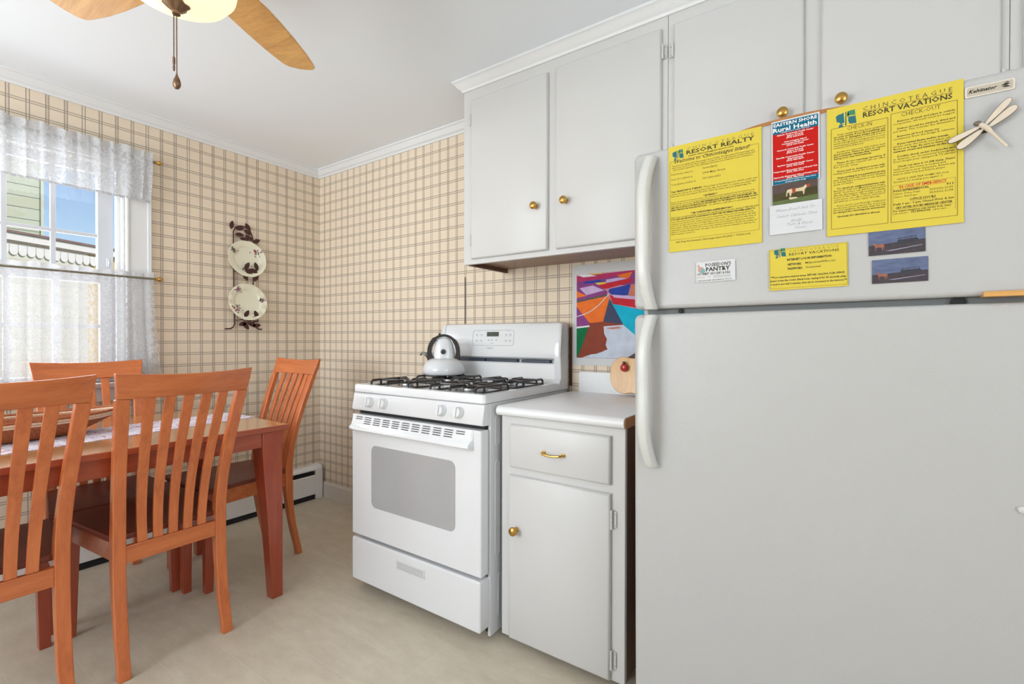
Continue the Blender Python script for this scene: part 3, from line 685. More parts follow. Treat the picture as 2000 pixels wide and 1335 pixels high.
# ------------------------------------------------------------------ poster of boats
pt = thing('boat_poster', (2.28, -.003, 1.0), 'unframed white-bordered poster of bright rowing boats on the wall beside the refrigerator', 'poster')
obj('sheet', bx(2.072, 2.560, -.003, -.001, 1.002, 1.482), PAPERW, pt, smooth=False)
PC = dict(pu=(.25, .05, .22), mg=(.45, .03, .12), ye=(.75, .55, .08), og=(.85, .17, .02), bl=(.02, .05, .33), li=(.58, .42, .66), rd=(.55, .015, .03), gp=(.05, .06, .12), te=(0, .42, .60), gr=(.0, .16, .05), wo=(.25, .05, .025), ww=(.55, .60, .70), dk=(.12, .09, .09), rr=(.55, .18, .12), wh=(.75, .74, .76), pk=(.55, .25, .32))
polys = [('pk', [(2.095, 1.437), (2.51, 1.437), (2.51, 1.037), (2.095, 1.037)]), ('wo', [(2.095, 1.21), (2.51, 1.21), (2.51, 1.037), (2.095, 1.037)]),
 ('pu', [(2.095, 1.415), (2.394, 1.437), (2.51, 1.437), (2.51, 1.364), (2.095, 1.383)]), ('ye', [(2.146, 1.434), (2.22, 1.437), (2.24, 1.430), (2.16, 1.424)]),
 ('mg', [(2.095, 1.43), (2.246, 1.432), (2.383, 1.437), (2.381, 1.425), (2.246, 1.411), (2.095, 1.402)]), ('wh', [(2.095, 1.436), (2.146, 1.436), (2.20, 1.424), (2.13, 1.422)]),
 ('og', [(2.30, 1.420), (2.373, 1.430), (2.357, 1.403), (2.319, 1.405)]), ('li', [(2.246, 1.403), (2.308, 1.409), (2.351, 1.401), (2.246, 1.387)]),
 ('bl', [(2.13, 1.400), (2.205, 1.404), (2.24, 1.398), (2.188, 1.391), (2.13, 1.391)]), ('ye', [(2.19, 1.392), (2.245, 1.392), (2.245, 1.384), (2.20, 1.380)]),
 ('rd', [(2.194, 1.378), (2.37, 1.402), (2.37, 1.384), (2.246, 1.360), (2.194, 1.368)]), ('bl', [(2.263, 1.359), (2.365, 1.374), (2.352, 1.325), (2.28, 1.326), (2.257, 1.346)]),
 ('rr', [(2.365, 1.374), (2.51, 1.377), (2.51, 1.318), (2.352, 1.32)]), ('pu', [(2.095, 1.391), (2.194, 1.390), (2.254, 1.346), (2.246, 1.330), (2.095, 1.302)]),
 ('og', [(2.095, 1.36), (2.12, 1.345), (2.15, 1.333), (2.095, 1.325)]), ('li', [(2.110, 1.371), (2.179, 1.380), (2.238, 1.354), (2.146, 1.336)]), ('dk', [(2.095, 1.312), (2.250, 1.336), (2.252, 1.327), (2.095, 1.302)]),
 ('og', [(2.095, 1.302), (2.252, 1.327), (2.263, 1.316), (2.232, 1.208), (2.165, 1.203), (2.13, 1.24), (2.095, 1.26)]), ('gp', [(2.263, 1.314), (2.297, 1.275), (2.330, 1.195), (2.232, 1.208)]),
 ('rd', [(2.263, 1.330), (2.51, 1.295), (2.51, 1.245), (2.28, 1.289)]), ('li', [(2.274, 1.332), (2.51, 1.305), (2.51, 1.287), (2.286, 1.318)]),
 ('te', [(2.258, 1.322), (2.28, 1.289), (2.51, 1.235), (2.46, 1.18), (2.390, 1.142), (2.371, 1.145), (2.330, 1.195)]),
 ('pu', [(2.095, 1.283), (2.162, 1.203), (2.162, 1.187), (2.095, 1.180)]), ('wh', [(2.095, 1.186), (2.163, 1.192), (2.163, 1.184), (2.095, 1.176)]), ('gr', [(2.095, 1.178), (2.157, 1.184), (2.129, 1.105), (2.101, 1.043), (2.095, 1.043)]),
 ('ww', [(2.235, 1.186), (2.330, 1.192), (2.395, 1.137), (2.51, 1.18), (2.51, 1.038), (2.123, 1.038), (2.189, 1.060), (2.255, 1.078), (2.245, 1.10), (2.252, 1.127), (2.238, 1.15)]),
 ('dk', [(2.342, 1.038), (2.37, 1.055), (2.395, 1.07), (2.416, 1.055), (2.45, 1.038)]), ('wo', [(2.14, 1.05), (2.20, 1.058), (2.24, 1.072), (2.18, 1.068)]),
 ('rr', [(2.24, 1.178), (2.30, 1.183), (2.33, 1.178), (2.28, 1.172)])]
keys = list(PC); bm = B()
for i, (k, q) in enumerate(polys): prism(bm, q, (0, -.00302 - .00004 * i, 0), X, Z, -Y, .00003, keys.index(k))
tube(bm, [(2.095, -.0045, 1.235), (2.13, -.0045, 1.243), (2.17, -.0045, 1.258), (2.21, -.0045, 1.285), (2.24, -.0045, 1.315), (2.262, -.0045, 1.335)], .0022, 6, keys.index('wh'))
obj('printed_picture', bm, [mat('print_' + k, PC[k], .5, noise=.25, nscale=25, spec=.12) for k in keys], pt, smooth=False)

# ------------------------------------------------------------------ refrigerator
FX0, FX1, FY = 2.687, 3.438, -.825
fr = thing('refrigerator', (FX0, -.45, FZ), 'large white top-freezer refrigerator covered with notices and magnets', 'refrigerator')
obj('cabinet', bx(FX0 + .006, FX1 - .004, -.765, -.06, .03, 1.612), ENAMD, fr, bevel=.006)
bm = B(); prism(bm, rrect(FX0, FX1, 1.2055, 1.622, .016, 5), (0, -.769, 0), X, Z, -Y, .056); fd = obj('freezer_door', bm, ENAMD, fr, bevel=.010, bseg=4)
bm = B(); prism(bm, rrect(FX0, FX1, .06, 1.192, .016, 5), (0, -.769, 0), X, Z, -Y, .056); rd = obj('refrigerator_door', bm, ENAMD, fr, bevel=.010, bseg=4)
bm = B(); box(bm, FX0 + .03, FX1 - .012, -.800, -.766, 1.1925, 1.205); obj('gasket', bm, DGREY, fr, smooth=False)
bm = B(); lathe(bm, [(0, 0), (.006, 0), (.006, .006), (0, .007)], (FX0 + .118, -.801, 1.199), 10, X, Z, -Y); obj('screw_head', bm, DARK, fr); bm = B(); lathe(bm, [(0, 0), (.012, 0), (.012, .010), (0, .012)], (3.335, -.796, 1.196), 10, X, Z, -Y); obj('hinge_pin', bm, DARK, fr)
obj('kick_grille', bx(FX0 + .01, FX1 - .01, -.76, -.74, FZ + .002, .055), mat('grille_grey', (.3, .3, .3), .6), fr, smooth=False)
bm = B(); prism(bm, rrect(FX1 - .085, FX1 - .005, -.80, -.70, .015), (0, 0, 1.6125), X, Y, Z, .018); obj('hinge_cover', bm, TRIMW, fr, bevel=.004)
def fhandle(z0, z1, par, thin_top):
    bm = B(); n = 22; secs = []
    for i in range(n + 1):
        q = i / n; z = z0 + (z1 - z0) * q
        e = min(q, 1 - q) * 2
        bow = (1 - (1 - min(1, e * 1.5)) ** 2.2)
        y_ = -.826 - .010 - .036 * bow
        xc = FX0 + .050 - .010 * bow; wx = .0155; ty = .010 + .005 * (1 - e)
        secs.append([V((xc - wx, y_ + ty, z)), V((xc - wx, y_ - ty * .3, z)), V((xc - wx * .55, y_ - ty, z)), V((xc + wx * .55, y_ - ty, z)), V((xc + wx, y_ - ty * .3, z)), V((xc + wx, y_ + ty, z))])
    loft(bm, secs)
    for za, zb in ((z0, z0 + .03), (z1 - .03, z1)):
        box(bm, FX0 + .040, FX0 + .056, -.834, -.8255, za + .002, zb - .002)
    return obj('door_handle', bm, HANDLE, par, bevel=.003, angle=.7)
fhandle(1.203, 1.603, fd, 1); fhandle(.792, 1.190, rd, 0)
bm = B(); lathe(bm, [(0, 0), (.007, 0), (.006, .004), (0, .006)], (FX1 - .020, -.8255, .812), 16, X, Z, -Y); obj('plug_button', bm, HANDLE, rd)
bd = None
bm = B(); ang = radians(-.6); bu = V((cos(ang), 0, sin(ang))); bv = V((-sin(ang), 0, cos(ang))); BO = V((3.3745, -.8255, 1.593))
prism(bm, rrect(-.034, .034, -.0105, .0105, .003), BO, bu, bv, -Y, .002); bd = obj('brand_badge', bm, mat('badge_cream', (.68, .62, .53), .4), fd, bevel=.0005)
bm = B(); prism(bm, rrect(-.031, .031, -.008, .008, .002), BO - Y * .0021, bu, bv, -Y, .0003); obj('badge_face', bm, mat('badge_tan', (.48, .42, .33), .35), bd)
bm = B(); letters(bm, [('Kelvinator', -.029, .010, -.0028, .0062, .03, .35)], BO - Y * .0026, bu, bv, -Y, .0002)
for q in ([(-.0, 0), (.006, .004), (.012, .002), (.007, -.001)], [(.001, -.002), (.008, -.001), (.013, -.004), (.005, -.004)], [(.004, .005), (.009, .006), (.011, .004)]):
    prism(bm, [(.015 + a, b_) for a, b_ in q], BO - Y * .0026, bu, bv, -Y, .0002)
obj('badge_lettering', bm, INK, bd, smooth=False)
fr.rotation_euler = (0, radians(-.3), 0); fr.location.x -= .001

# ------------------------------------------------------------------ notices on the refrigerator
def sheet(name, cx, cz, w, hh, ang, label, cat, m_=PAPERY, y=-.8275, th=.0004, group=None):
    a = radians(ang); U = V((cos(a), 0, sin(a))); Vv = V((-sin(a), 0, cos(a))); O = V((cx, y, cz)) - U * (w / 2) + Vv * (hh / 2)
    t = thing(name, V((cx, y, cz)) - Vv * (hh / 2), label, cat, group)
    bm = B(); prism(bm, [(0, 0), (w, 0), (w, -hh), (0, -hh)], O, U, Vv, -Y, th); obj('paper', bm, m_, t, smooth=False)
    return t, O + V((0, -th, 0)), U, Vv
def rule(bm, x0, y0, x1, y1, O, U, Vv, w=.0006):
    if abs(x1 - x0) > abs(y1 - y0): q = [(x0, y0 - w / 2), (x1, y1 - w / 2), (x1, y1 + w / 2), (x0, y0 + w / 2)]
    else: q = [(x0 - w / 2, y0), (x0 + w / 2, y0), (x1 + w / 2, y1), (x1 - w / 2, y1)]
    prism(bm, q, O - Y * .0001, U, Vv, -Y, .00012)
def logo(par, O, U, Vv, x, y, s):
    bm = B()
    dk = [[(.0, .78), (.12, .88), (.30, .90), (.38, .96), (.40, .62), (.42, .30), (.30, .28), (.28, .20), (.16, .38), (.05, .42)], [(.12, .0), (.40, .06), (.30, .14), (.42, .22), (.18, .22)], [(.47, .95), (.52, .96), (.52, .10), (.46, .08)]]
    g = [[(.58, .98), (.92, 1.0), (.95, .66), (.60, .70), (.56, .60)], [(.60, .98), (.55, .75), (.60, .60), (.64, .7)]]
    b2 = [[(.62, .62), (.96, .60), (1.0, .12), (.66, .16), (.60, .40)]]
    for q in dk: prism(bm, [(x + a * s, y + b_ * s * .92) for a, b_ in q], O - Y * .0001, U, Vv, -Y, .00015, 0)
    for q in g: prism(bm, [(x + a * s, y + b_ * s * .92) for a, b_ in q], O - Y * .0001, U, Vv, -Y, .00015, 1)
    for q in b2: prism(bm, [(x + a * s, y + b_ * s * .92) for a, b_ in q], O - Y * .0001, U, Vv, -Y, .00015, 0)
    obj('logo', bm, [TEAL, GREEN], par, smooth=False)
def put(par, lines, O, U, Vv, m_, nm='lettering'):
    bm = B(); letters(bm, lines, O, U, Vv, -Y, .0002); obj(nm, bm, m_, par, smooth=False)

# welcome notice, left
t, O, U, Vv = sheet('welcome_notice', 2.879, 1.4860, .214, .270, .5, 'large yellow printed welcome notice beside the freezer handle', 'notice')
logo(t, O, U, Vv, .010, -.037, .028)
put(t, [('C H I N C O T E A G U E', .047, .198, -.0165, .0065)], O, U, Vv, INKG, 'grey_heading')
put(t, [('RESORT REALTY', .045, .199, -.0275, .0095, .02), ('www.chincoteagueresort.com', .049, .155, -.0335, .0038, .02), ('Welcome to Chincoteague Island!', .016, .190, -.0445, .0085, .01, .35),
        ('Your TRASH DAY is TUESDAY.', .006, .083, -.1185, .0042, .04), ('* INTERNET *', .085, .117, -.1400, .0036, .04),
        ('* AIR CONDITIONING & REFRIGERATORS *', .055, .152, -.1790, .0038, .04),
        ('IF YOU ARE EXPERIENCING PROBLEMS WITH THE INTERNET, SEE', .062, .203, -.1545, .0034, .04),
        ('AND THE LOCATION OF ITS MAIN BOX SO WE CAN HELP YOU TROUBLESHOOT THE PROBLEM. DO NOT', .006, .206, -.1595, .0034, .04), ('RESET THE BOX OR PUSH ANY BUTTON.', .006, .093, -.1650, .0034, .04),
        ('IF YOU LEAVE AND ARE AWAY IN COOLING SEASON YOU MUST TURN THE TEMPERATURE HIGHER ALREADY TO', .006, .200, -.1895, .0034, .04)], O, U, Vv, INK)
put(t, [('Thank you for staying with Chincoteague Resort Realty. We appreciate your patronage and', .009, .198, -.0525, .0036, .01), ('want to you enjoy your stay. We are happy to do what we can to help with your accommodations and', .009, .200, -.0575, .0036, .01),
        ('your vacation experience. The following information is provided for your convenience.', .012, .196, -.0625, .0036, .01),
        ('Your house name is:', .006, .060, -.0740, .0044, .01), ('Serendipity', .083, .118, -.0720, .0046, .01), ('Your 911 address is:', .006, .060, -.0870, .0044, .01), ('3708 Main Street', .083, .136, -.0845, .0046, .01),
        ('Your phone number is:', .006, .068, -.1000, .0044, .01), ('757-336-0053', .083, .125, -.0980, .0046, .01),
        ('Please help us by placing your outside trash cans', .086, .205, -.1185, .0038, .01), ('outside for pick up the evening before this day. If you want to recycle, you must take', .006, .202, -.1245, .0038, .01),
        ('these items to the Town dumpster (336-6519). Call for the sunken reason (no pickup Friday). For', .006, .192, -.1300, .0038, .01),
        ('Enjoy our unsecured internet service. The network service password can be found in your', .006, .200, -.1450, .0034, .01), ('rental cottage. Once you use this network please do not share it with others you do not know.', .006, .200, -.1497, .0034, .01),
        ('please call our office for help,', .006, .060, -.1545, .0034, .01), ('You will have a staff office to exceeding the same.', .097, .203, -.1650, .0034, .01),
        ('Please help us conserve energy. Set up from the upstairs tenth and the AC, turning IT BEFORE DAY', .006, .208, -.1842, .0034, .02),
        ('ensure that a window at a time will not need a service temperature. Please reset the thermostat to the', .006, .197, -.1950, .0034, .01), ('settings as you call about the outside temperature and to repair. Guests leaving dishes will want', .006, .202, -.2003, .0034, .01),
        ('please do not slam vehicles into the fridge. Please return door only a small and see take they do', .006, .202, -.2056, .0034, .01), ('best requires cutting everything. It you have dirty for the period without outside your arrival in', .006, .198, -.2109, .0034, .01),
        ('maintaining no all over 75, and it will not have more minimum performance. The food you bring, it is', .006, .204, -.2162, .0034, .01), ('always be checked, though. Please turn again. The two seconds are advisable to cleaning out', .006, .200, -.2215, .0034, .01), ('while warming is a worry too.', .006, .066, -.2268, .0034, .01),
        ('4433 Deep Hole Boulevard, Chincoteague Island, VA 23336  *  757/336-3100', .018, .190, -.2480, .0040, .02)], O, U, Vv, INKB, 'body_text')
bm = B()
for a in ((.004, -.0385, .208, -.0385), (.208, -.0385, .208, -.2395), (.004, -.2395, .208, -.2395), (.004, -.0385, .004, -.2395)): rule(bm, *a, O, U, Vv, .0006)
obj('border', bm, mat('brown_ink', (.20, .10, .02), .7), t, smooth=False)

# check-in / check-out notice
t, O, U, Vv = sheet('check_in_notice', 3.2212, 1.4876, .218, .275, .35, 'largest yellow printed notice in two boxed columns, right of the red card', 'notice')
logo(t, O, U, Vv, .016, -.045, .036)
put(t, [('C H I N C O T E A G U E', .063, .202, -.0195, .0085)], O, U, Vv, mat('dark_grey_ink', (.10, .085, .04), .7), 'grey_heading')
put(t, [('RESORT VACATIONS', .063, .202, -.0330, .0100, .02)], O, U, Vv, INK, 'heading')
put(t, [('CHECK-IN', .036, .078, -.0530, .0078)], O, U, Vv, mat('olive_ink', (.13, .09, .01), .7), 'column_heading')
put(t, [('CHECK-OUT', .125, .185, -.0480, .0080)], O, U, Vv, mat('olive_ink', (.13, .09, .01), .7), 'column_heading')
L1 = [('Your rental unit has been prepared', 0, 1, .02), ('for your arrival. If you find anything out', 0, 0, .04), ('of order or damaged, please report this', 0, 0, .04), ('to our office. Our number is 757-336-3100 or', 0, 0, .015), ('email info@chincoteagueresort.com', 0, 0, .01), ('reservations within three hours of your', 0, 0, .01), ('arrival at (757) 894-2166.', .4, 0, .01), ('', 0, 0, 0),
      ('Rentals are inspected daily before each', 0, 1, .01), ('guest arrives. Please be sure to report', 0, 0, .03), ('any accidental damage that occurs', .1, 0, .04), ('during your stay immediately.', .25, 0, .03), ('', 0, 0, 0), ('Please do not rearrange furniture. If', 0, 1, .03), ('you have specific requests call our office', 0, 0, .01), ('for your stay.', .5, 0, .01), ('', 0, 0, 0),
      ('Please park in designated areas only.', 0, 1, .03), ('Parking spaces outside the house are tight', 0, 0, .01), ('', 0, 0, 0), ('Grass parking is not permitted at any', 0, 1, .04), ('time during your stay. Fish is not allowed', 0, 0, .015), ('in cleaning sinks; it requires to use outside', 0, 0, .01), ('area of sinks.', .6, 0, .01), ('', 0, 0, 0),
      ('To report an equipment/system mal-', 0, 1, .04), ('function: Call our Maintenance Dept.', 0, 0, .015), ('ASAP. A service call will be attempted', 0, 0, .01), ('this day. Emergency calls received outside', 0, 0, .015), ('hours of the office: They will come. If', 0, 0, .01), ('come home our office closes. Did NOT', 0, 0, .01), ('call without or under repair directly.', .1, 0, .01), ('', 0, 0, 0),
      ('If you need a pet friendly rental you', 0, 1, .01), ('need a pet, please report fee and your', 0, 0, .01), ('fee of a residence. An extra clean fee will', 0, 0, .02), ('be charged for removing pet excrement.', 0, 0, .04), ('', 0, 0, 0), ('Absolutely NO SMOKING is allowed.', .1, 1, .04)]
ls = []
for i, (s_, sh, ind, bo) in enumerate(L1):
    if s_: ls.append((s_, .012 + (.006 if ind else 0), .100 - .088 * sh, -.0605 - i * .00462, .0033, bo))
put(t, ls, O, U, Vv, INKB, 'check_in_text')
L2 = [('Remove all trash and place in outside', 0, 1, .03), ('receptacles. All trash must be bagged.', 0, 0, .01), ('', 0, 0, 0), ('Dishes should be washed, dried and', 0, 1, .03), ('put away. This includes the dishwasher.', 0, 0, .01), ('', 0, 0, 0), ('Remove all food (even ice', .25, 1, .03), ('containers) from the fridge & cabinets.', 0, 0, .01), ('', 0, 0, 0),
      ('If you rented linens and/or towels,', .1, 1, .04), ('please strip the beds and place on', .08, 0, .01), ('floors or in bags. Be sure to leave sheets/', 0, 0, .03), ('mattress covers and blankets on the beds.', 0, 0, .04), ('', 0, 0, 0), ('Double check under beds/sofas and', 0, 1, .03), ('in drawers, etc. for personal belongings.', 0, 0, .01), ('Don\'t forget your chargers & TV shows!', 0, 0, .01), ('', 0, 0, 0),
      ('Check out time is 10 AM sharp. Please', 0, 1, .03), ('make sure the home is locked and', .15, 0, .01), ('secured upon your departure. Return any', 0, 0, .01), ('keys to their lock box before please.', .15, 0, .01), ('', 0, 0, 0), ('HAVE A SAFE TRIP HOME! We look', .1, 1, .01), ('forward to seeing you again! :)', .2, 0, .01)]
ls = []
for i, (s_, sh, ind, bo) in enumerate(L2):
    if s_: ls.append((s_, .113 + (.006 if ind else 0), .206 - .093 * sh, -.0575 - i * .00512, .0034, bo))
ls += [('POLICE/FIRE/MEDICAL', .113, .168, -.1990, .0040, .04), ('911', .193, .203, -.1985, .0040, .04), ('Chinco. Police Dept.', .113, .155, -.2050, .0036, .01), ('757/336-3155', .168, .203, -.2050, .0036, .01), ('Chinco. Fire Dept.', .113, .150, -.2110, .0036, .01), ('757/336-3138', .168, .203, -.2110, .0036, .01),
       ('OFFICE HOURS', .138, .178, -.2190, .0040, .03), ('Daily 9 am - 5 pm; Closed Wed. & Sun', .113, .204, -.2260, .0038, .03), ('CRV AFTER HOURS MESSAGE CENTER', .116, .202, -.2335, .0040, .04), ('For urgent situations only (under lock, lease', .113, .200, -.2395, .0034, .03), ('call: wait for)', .113, .135, -.2445, .003, .01), ('757.894.2166', .140, .170, -.2445, .0038, .04), ('call to start', .173, .193, -.2445, .003, .01)]
put(t, ls, O, U, Vv, INKB, 'check_out_text')
put(t, [('IN CASE OF EMERGENCY', .122, .194, -.1920, .0050, .03)], O, U, Vv, INKR, 'red_lettering')
bm = B()
for a in ((.008, -.0440, .104, -.0440), (.008, -.260, .104, -.260), (.008, -.0440, .008, -.260), (.104, -.0440, .104, -.260), (.109, -.0385, .209, -.0385), (.109, -.260, .209, -.260), (.109, -.0385, .109, -.260), (.209, -.0385, .209, -.260),
          (.063, -.0215, .202, -.0215), (.112, -.186, .206, -.186), (.112, -.186, .112, -.247), (.206, -.186, .206, -.247), (.138, -.2202, .178, -.2202), (.116, -.2347, .202, -.2347)): rule(bm, *a, O, U, Vv, .0009 if a[1] > -.05 or a[1] == -.260 else .0004)
obj('border', bm, mat('brown_ink', (.20, .10, .02), .7), t, smooth=False)
bm = B(); rule(bm, .122, -.1935, .194, -.1935, O, U, Vv, .0005); obj('red_underline', bm, INKR, t, smooth=False)

# internet notice
t, O, U, Vv = sheet('internet_notice', 3.0762, 1.2864, .148, .094, 1.0, 'small yellow log-in notice below the red card', 'notice')
logo(t, O, U, Vv, .010, -.021, .024)
put(t, [('C H I N C O T E A G U E', .040, .132, -.0095, .0045)], O, U, Vv, INKG, 'grey_heading')
put(t, [('RESORT VACATIONS', .040, .133, -.0175, .0055, .01), ('INTERNET LOG IN INFORMATION', .036, .119, -.0285, .0045, .04), ('NETWORK:', .037, .064, -.0395, .0046, .04), ('MySpectrumWiFicc-2G', .071, .126, -.0385, .0040, .01), ('PASSWORD:', .037, .066, -.0490, .0046, .04), ('freemarina2', .072, .100, -.0485, .0040, .01),
        ('**If you experience internet issues, BEFORE CALLING OUR OFFICE', .003, .142, -.0660, .0038, .03), ('please locate the router (black box), unplug it for 30 seconds, plug', .002, .144, -.0740, .0038, .03), ('it back in and wait 2 minutes, then try to reconnect to the internet.**', .003, .146, -.0820, .0038, .03)], O, U, Vv, INK)
bm = B()
for a in ((.001, -.002, .147, -.002), (.001, -.090, .147, -.090), (.0015, -.002, .0015, -.090), (.1465, -.002, .1465, -.090)): rule(bm, *a, O, U, Vv, .0005)
obj('border', bm, mat('brown_ink', (.20, .10, .02), .7), t, smooth=False)

# red and blue phone list
t, O, U, Vv = sheet('clinic_phone_list', 3.0525, 1.5517, .0925, .146, .6, 'tall red card with blue heading and white phone list, between two yellow notices', 'card', PAPERW)
BLU = mat('blue_print', (.008, .12, .20), .5, spec=.1); REDP = mat('red_print', (.48, .012, .008), .5, spec=.1)
bm = B()
prism(bm, [(.002, -.003), (.090, -.003), (.090, -.030), (.002, -.030)], O, U, Vv, -Y, .0001, 0); prism(bm, [(.002, -.030), (.090, -.030), (.090, -.134), (.002, -.134)], O, U, Vv, -Y, .0001, 1); prism(bm, [(.002, -.134), (.090, -.134), (.090, -.1445), (.002, -.1445)], O, U, Vv, -Y, .0001, 0)
obj('printed_bands', bm, [BLU, REDP], t, smooth=False)
ls = [('EASTERN SHORE', .004, .088, -.0125, .0072, .02), ('Rural Health', .003, .087, -.0250, .0095, .02), ('"CARE YOU CAN TRUST"', .017, .075, -.0290, .0022, .01)]
yy = -.0345
for grp in (('Atlantic Community Health Center', '(after hours)', '(757) 824-5676'), ('Chincoteague Island', 'Community Health Center', '(757) 336-3682'), ('Onancock Community Health Center', '(after hours)', '(757) 331-1086'), ('Eastville Community Health Center', '(Nassawadox)', '(757) 442-4819'), ('Bayview Community Health Center', '(757) 789-7676'), ('Pungoteague Elementary School Dental Unit', '(757) 789-7769'), ('Kiptopeke Elementary School Dental Unit', '(757) 789-7777')):
    for s_ in grp:
        w = min(.084, len(s_) * .0021 + .004); ls.append((s_, .046 - w / 2, .046 + w / 2, yy, .0028, .025)); yy -= .0044
    yy -= .0042
ls += [('For appointments and more information, please visit us', .006, .085, -.1380, .0022, .02), ('www.esrh.org', .026, .066, -.1425, .0026, .02)]
put(t, ls, O, U, Vv, mat('white_print', (.85, .80, .76), .5))

# photographs and note
def horse_pts(s=1): return [(-.44, .02), (-.40, .14), (-.20, .18), (.05, .14), (.25, .17), (.36, .30), (.47, .30), (.52, .18), (.46, .12), (.40, .12), (.32, -.02), (.30, -.30), (.26, -.30), (.24, -.08), (-.05, -.06), (-.22, -.10), (-.26, -.32), (-.30, -.32), (-.33, -.05), (-.40, -.06), (-.42, -.28), (-.46, -.28)]
t, O, U, Vv = sheet('horse_photograph', 3.0518, 1.4570, .087, .046, 1.0, 'small photograph of a pale galloping horse on grass, under the red card', 'photograph', mat('print_meadow', (.07, .06, .025), .5, noise=.5, nscale=60, spec=.1))
bm = B(); prism(bm, [(0, -.0005), (.087, -.0005), (.087, -.016), (0, -.022)], O, U, Vv, -Y, .00008, 0)
prism(bm, [(0, -.046), (.087, -.046), (.087, -.034), (0, -.038)], O, U, Vv, -Y, .00008, 2)
prism(bm, [(.048 + a * .046, -.020 + b_ * .034) for a, b_ in horse_pts()], O, U, Vv, -Y, .00016, 1)
prism(bm, [(.038, -.014), (.046, -.014), (.045, -.024), (.040, -.026)], O, U, Vv, -Y, .0002, 3); prism(bm, [(.066, -.010), (.073, -.009), (.073, -.016), (.067, -.016)], O, U, Vv, -Y, .0002, 3)
prism(bm, [(.032, -.033), (.046, -.034), (.050, -.037), (.034, -.038)], O, U, Vv, -Y, .0002, 1)
rule(bm, .012, -.020, .012, -.032, O, U, Vv, .0008)
obj('picture', bm, [mat('print_hedge', (.07, .04, .03), .4, noise=.5, nscale=80), mat('print_cream_horse', (.62, .50, .30), .4), mat('print_grass', (.09, .12, .03), .4, noise=.4, nscale=90), mat('print_chestnut', (.32, .05, .02), .4)], t, smooth=False)
t, O, U, Vv = sheet('handwritten_note', 3.0534, 1.4000, .1015, .067, .6, 'white ruled slip with faint handwriting under the horse photograph', 'note', PAPERW)
bm = B()
for k in range(8): rule(bm, .002, -.006 - k * .0075, .100, -.006 - k * .0075, O, U, Vv, .0003)
obj('ruled_lines', bm, mat('rule_grey', (.6, .6, .62), .7), t, smooth=False)
put(t, [('Please Don\'t Ask To', .012, .088, -.0160, .0065, 0, .5), ('Switch Cabinets Time', .014, .092, -.0300, .0065, 0, .5), ('Kindly', .042, .064, -.0420, .0060, 0, .5), ('Turn & Enjoy', .034, .085, -.0500, .0060, 0, .5), ('Thanks', .050, .072, -.0580, .0040, 0, .5)], O, U, Vv, mat('pencil_grey', (.34, .35, .38), .7), 'handwriting')
t, O, U, Vv = sheet('business_card', 2.8857, 1.2933, .0895, .050, .9, 'small white business card with black decorative lettering, below the welcome notice', 'card', PAPERW)
put(t, [('POSEIDON\'S', .022, .080, -.0125, .0080, .02), ('PANTRY', .023, .078, -.0240, .0095, .03), ('GOURMET GROCERY & DELI', .002, .078, -.0325, .0055, .02), ('QUALITY FOOD & WINE   CHINCOTEAGUE, VA   757 336-1777', .003, .082, -.0475, .0025, .02)], O, U, Vv, INK)
bm = B(); letters(bm, [('SANDWICHES', .002, .020, -.0390, .0026, .01), ('WINE', .025, .034, -.0390, .0026, .01)], O, U, Vv, -Y, .0002)
prism(bm, rrect(.004, .018, -.026, -.012, .006), O, U, Vv, -Y, .00012); prism(bm, rrect(.003, .008, -.013, -.006, .002), O, U, Vv, -Y, .00012)
obj('figure_print', bm, mat('print_flesh', (.50, .27, .20), .5, noise=.4, nscale=200), t, smooth=False)
bm = B(); prism(bm, [(.010, -.027), (.021, -.027), (.021, -.019), (.015, -.016), (.011, -.02)], O, U, Vv, -Y, .00016); obj('teal_print', bm, mat('print_teal', (.15, .35, .38), .5), t, smooth=False)
bm = B()
for k in range(4): rule(bm, .040, -.0355 - k * .0018, .080, -.0355 - k * .0018, O, U, Vv, .0004)
obj('small_print', bm, INKG, t, smooth=False)
def beach(cx, cz, w, hh, ang, label, yoff=0):
    t, O, U, Vv = sheet('beach_photograph', cx, cz, w, hh, ang, label, 'photograph', mat('print_sky', (.12, .145, .24), .5, noise=.5, nscale=35, spec=.1, stretch=(1, 1, 3)), y=-.8268 - yoff, th=.0003, group='pair of beach photographs on the freezer door')
    bm = B(); prism(bm, [(0, -hh), (w, -hh), (w, -hh * .54), (0, -hh * .63)], O, U, Vv, -Y, .00006, 0)
    prism(bm, [(0, -hh * .63), (w, -hh * .54), (w, -hh * .56), (0, -hh * .66)], O, U, Vv, -Y, .0001, 1)
    prism(bm, [(w * .50, -hh * .68), (w * .53, -hh * .50), (w * .86, -hh * .48), (w * .90, -hh * .58), (w * .60, -hh * .68)], O, U, Vv, -Y, .00012, 1)
    for q in (.56, .66, .76, .84): prism(bm, [(w * q, -hh * .50), (w * (q + .008), -hh * .50), (w * (q + .008), -hh * .42), (w * q, -hh * .42)], O, U, Vv, -Y, .0001, 1)
    prism(bm, [(w * .52, -hh * .44), (w * .86, -hh * .40), (w * .86, -hh * .42), (w * .52, -hh * .465)], O, U, Vv, -Y, .00012, 1)
    prism(bm, [(w * (.19 - a * .22), -hh * .68 + b_ * hh * .5) for a, b_ in horse_pts()], O, U, Vv, -Y, .00014, 2)
    prism(bm, [(w * .30, -hh * .86), (w * .95, -hh * .74), (w * .95, -hh * .76), (w * .40, -hh * .88)], O, U, Vv, -Y, .0001, 3)
    obj('picture', bm, [mat('print_sand', (.07, .058, .066), .5, spec=.1, noise=.3, nscale=120), mat('print_dark', (.03, .03, .045), .4), mat('print_bay_horse', (.30, .10, .06), .4, noise=.3, nscale=150), mat('print_wave', (.28, .27, .33), .4)], t, smooth=False)
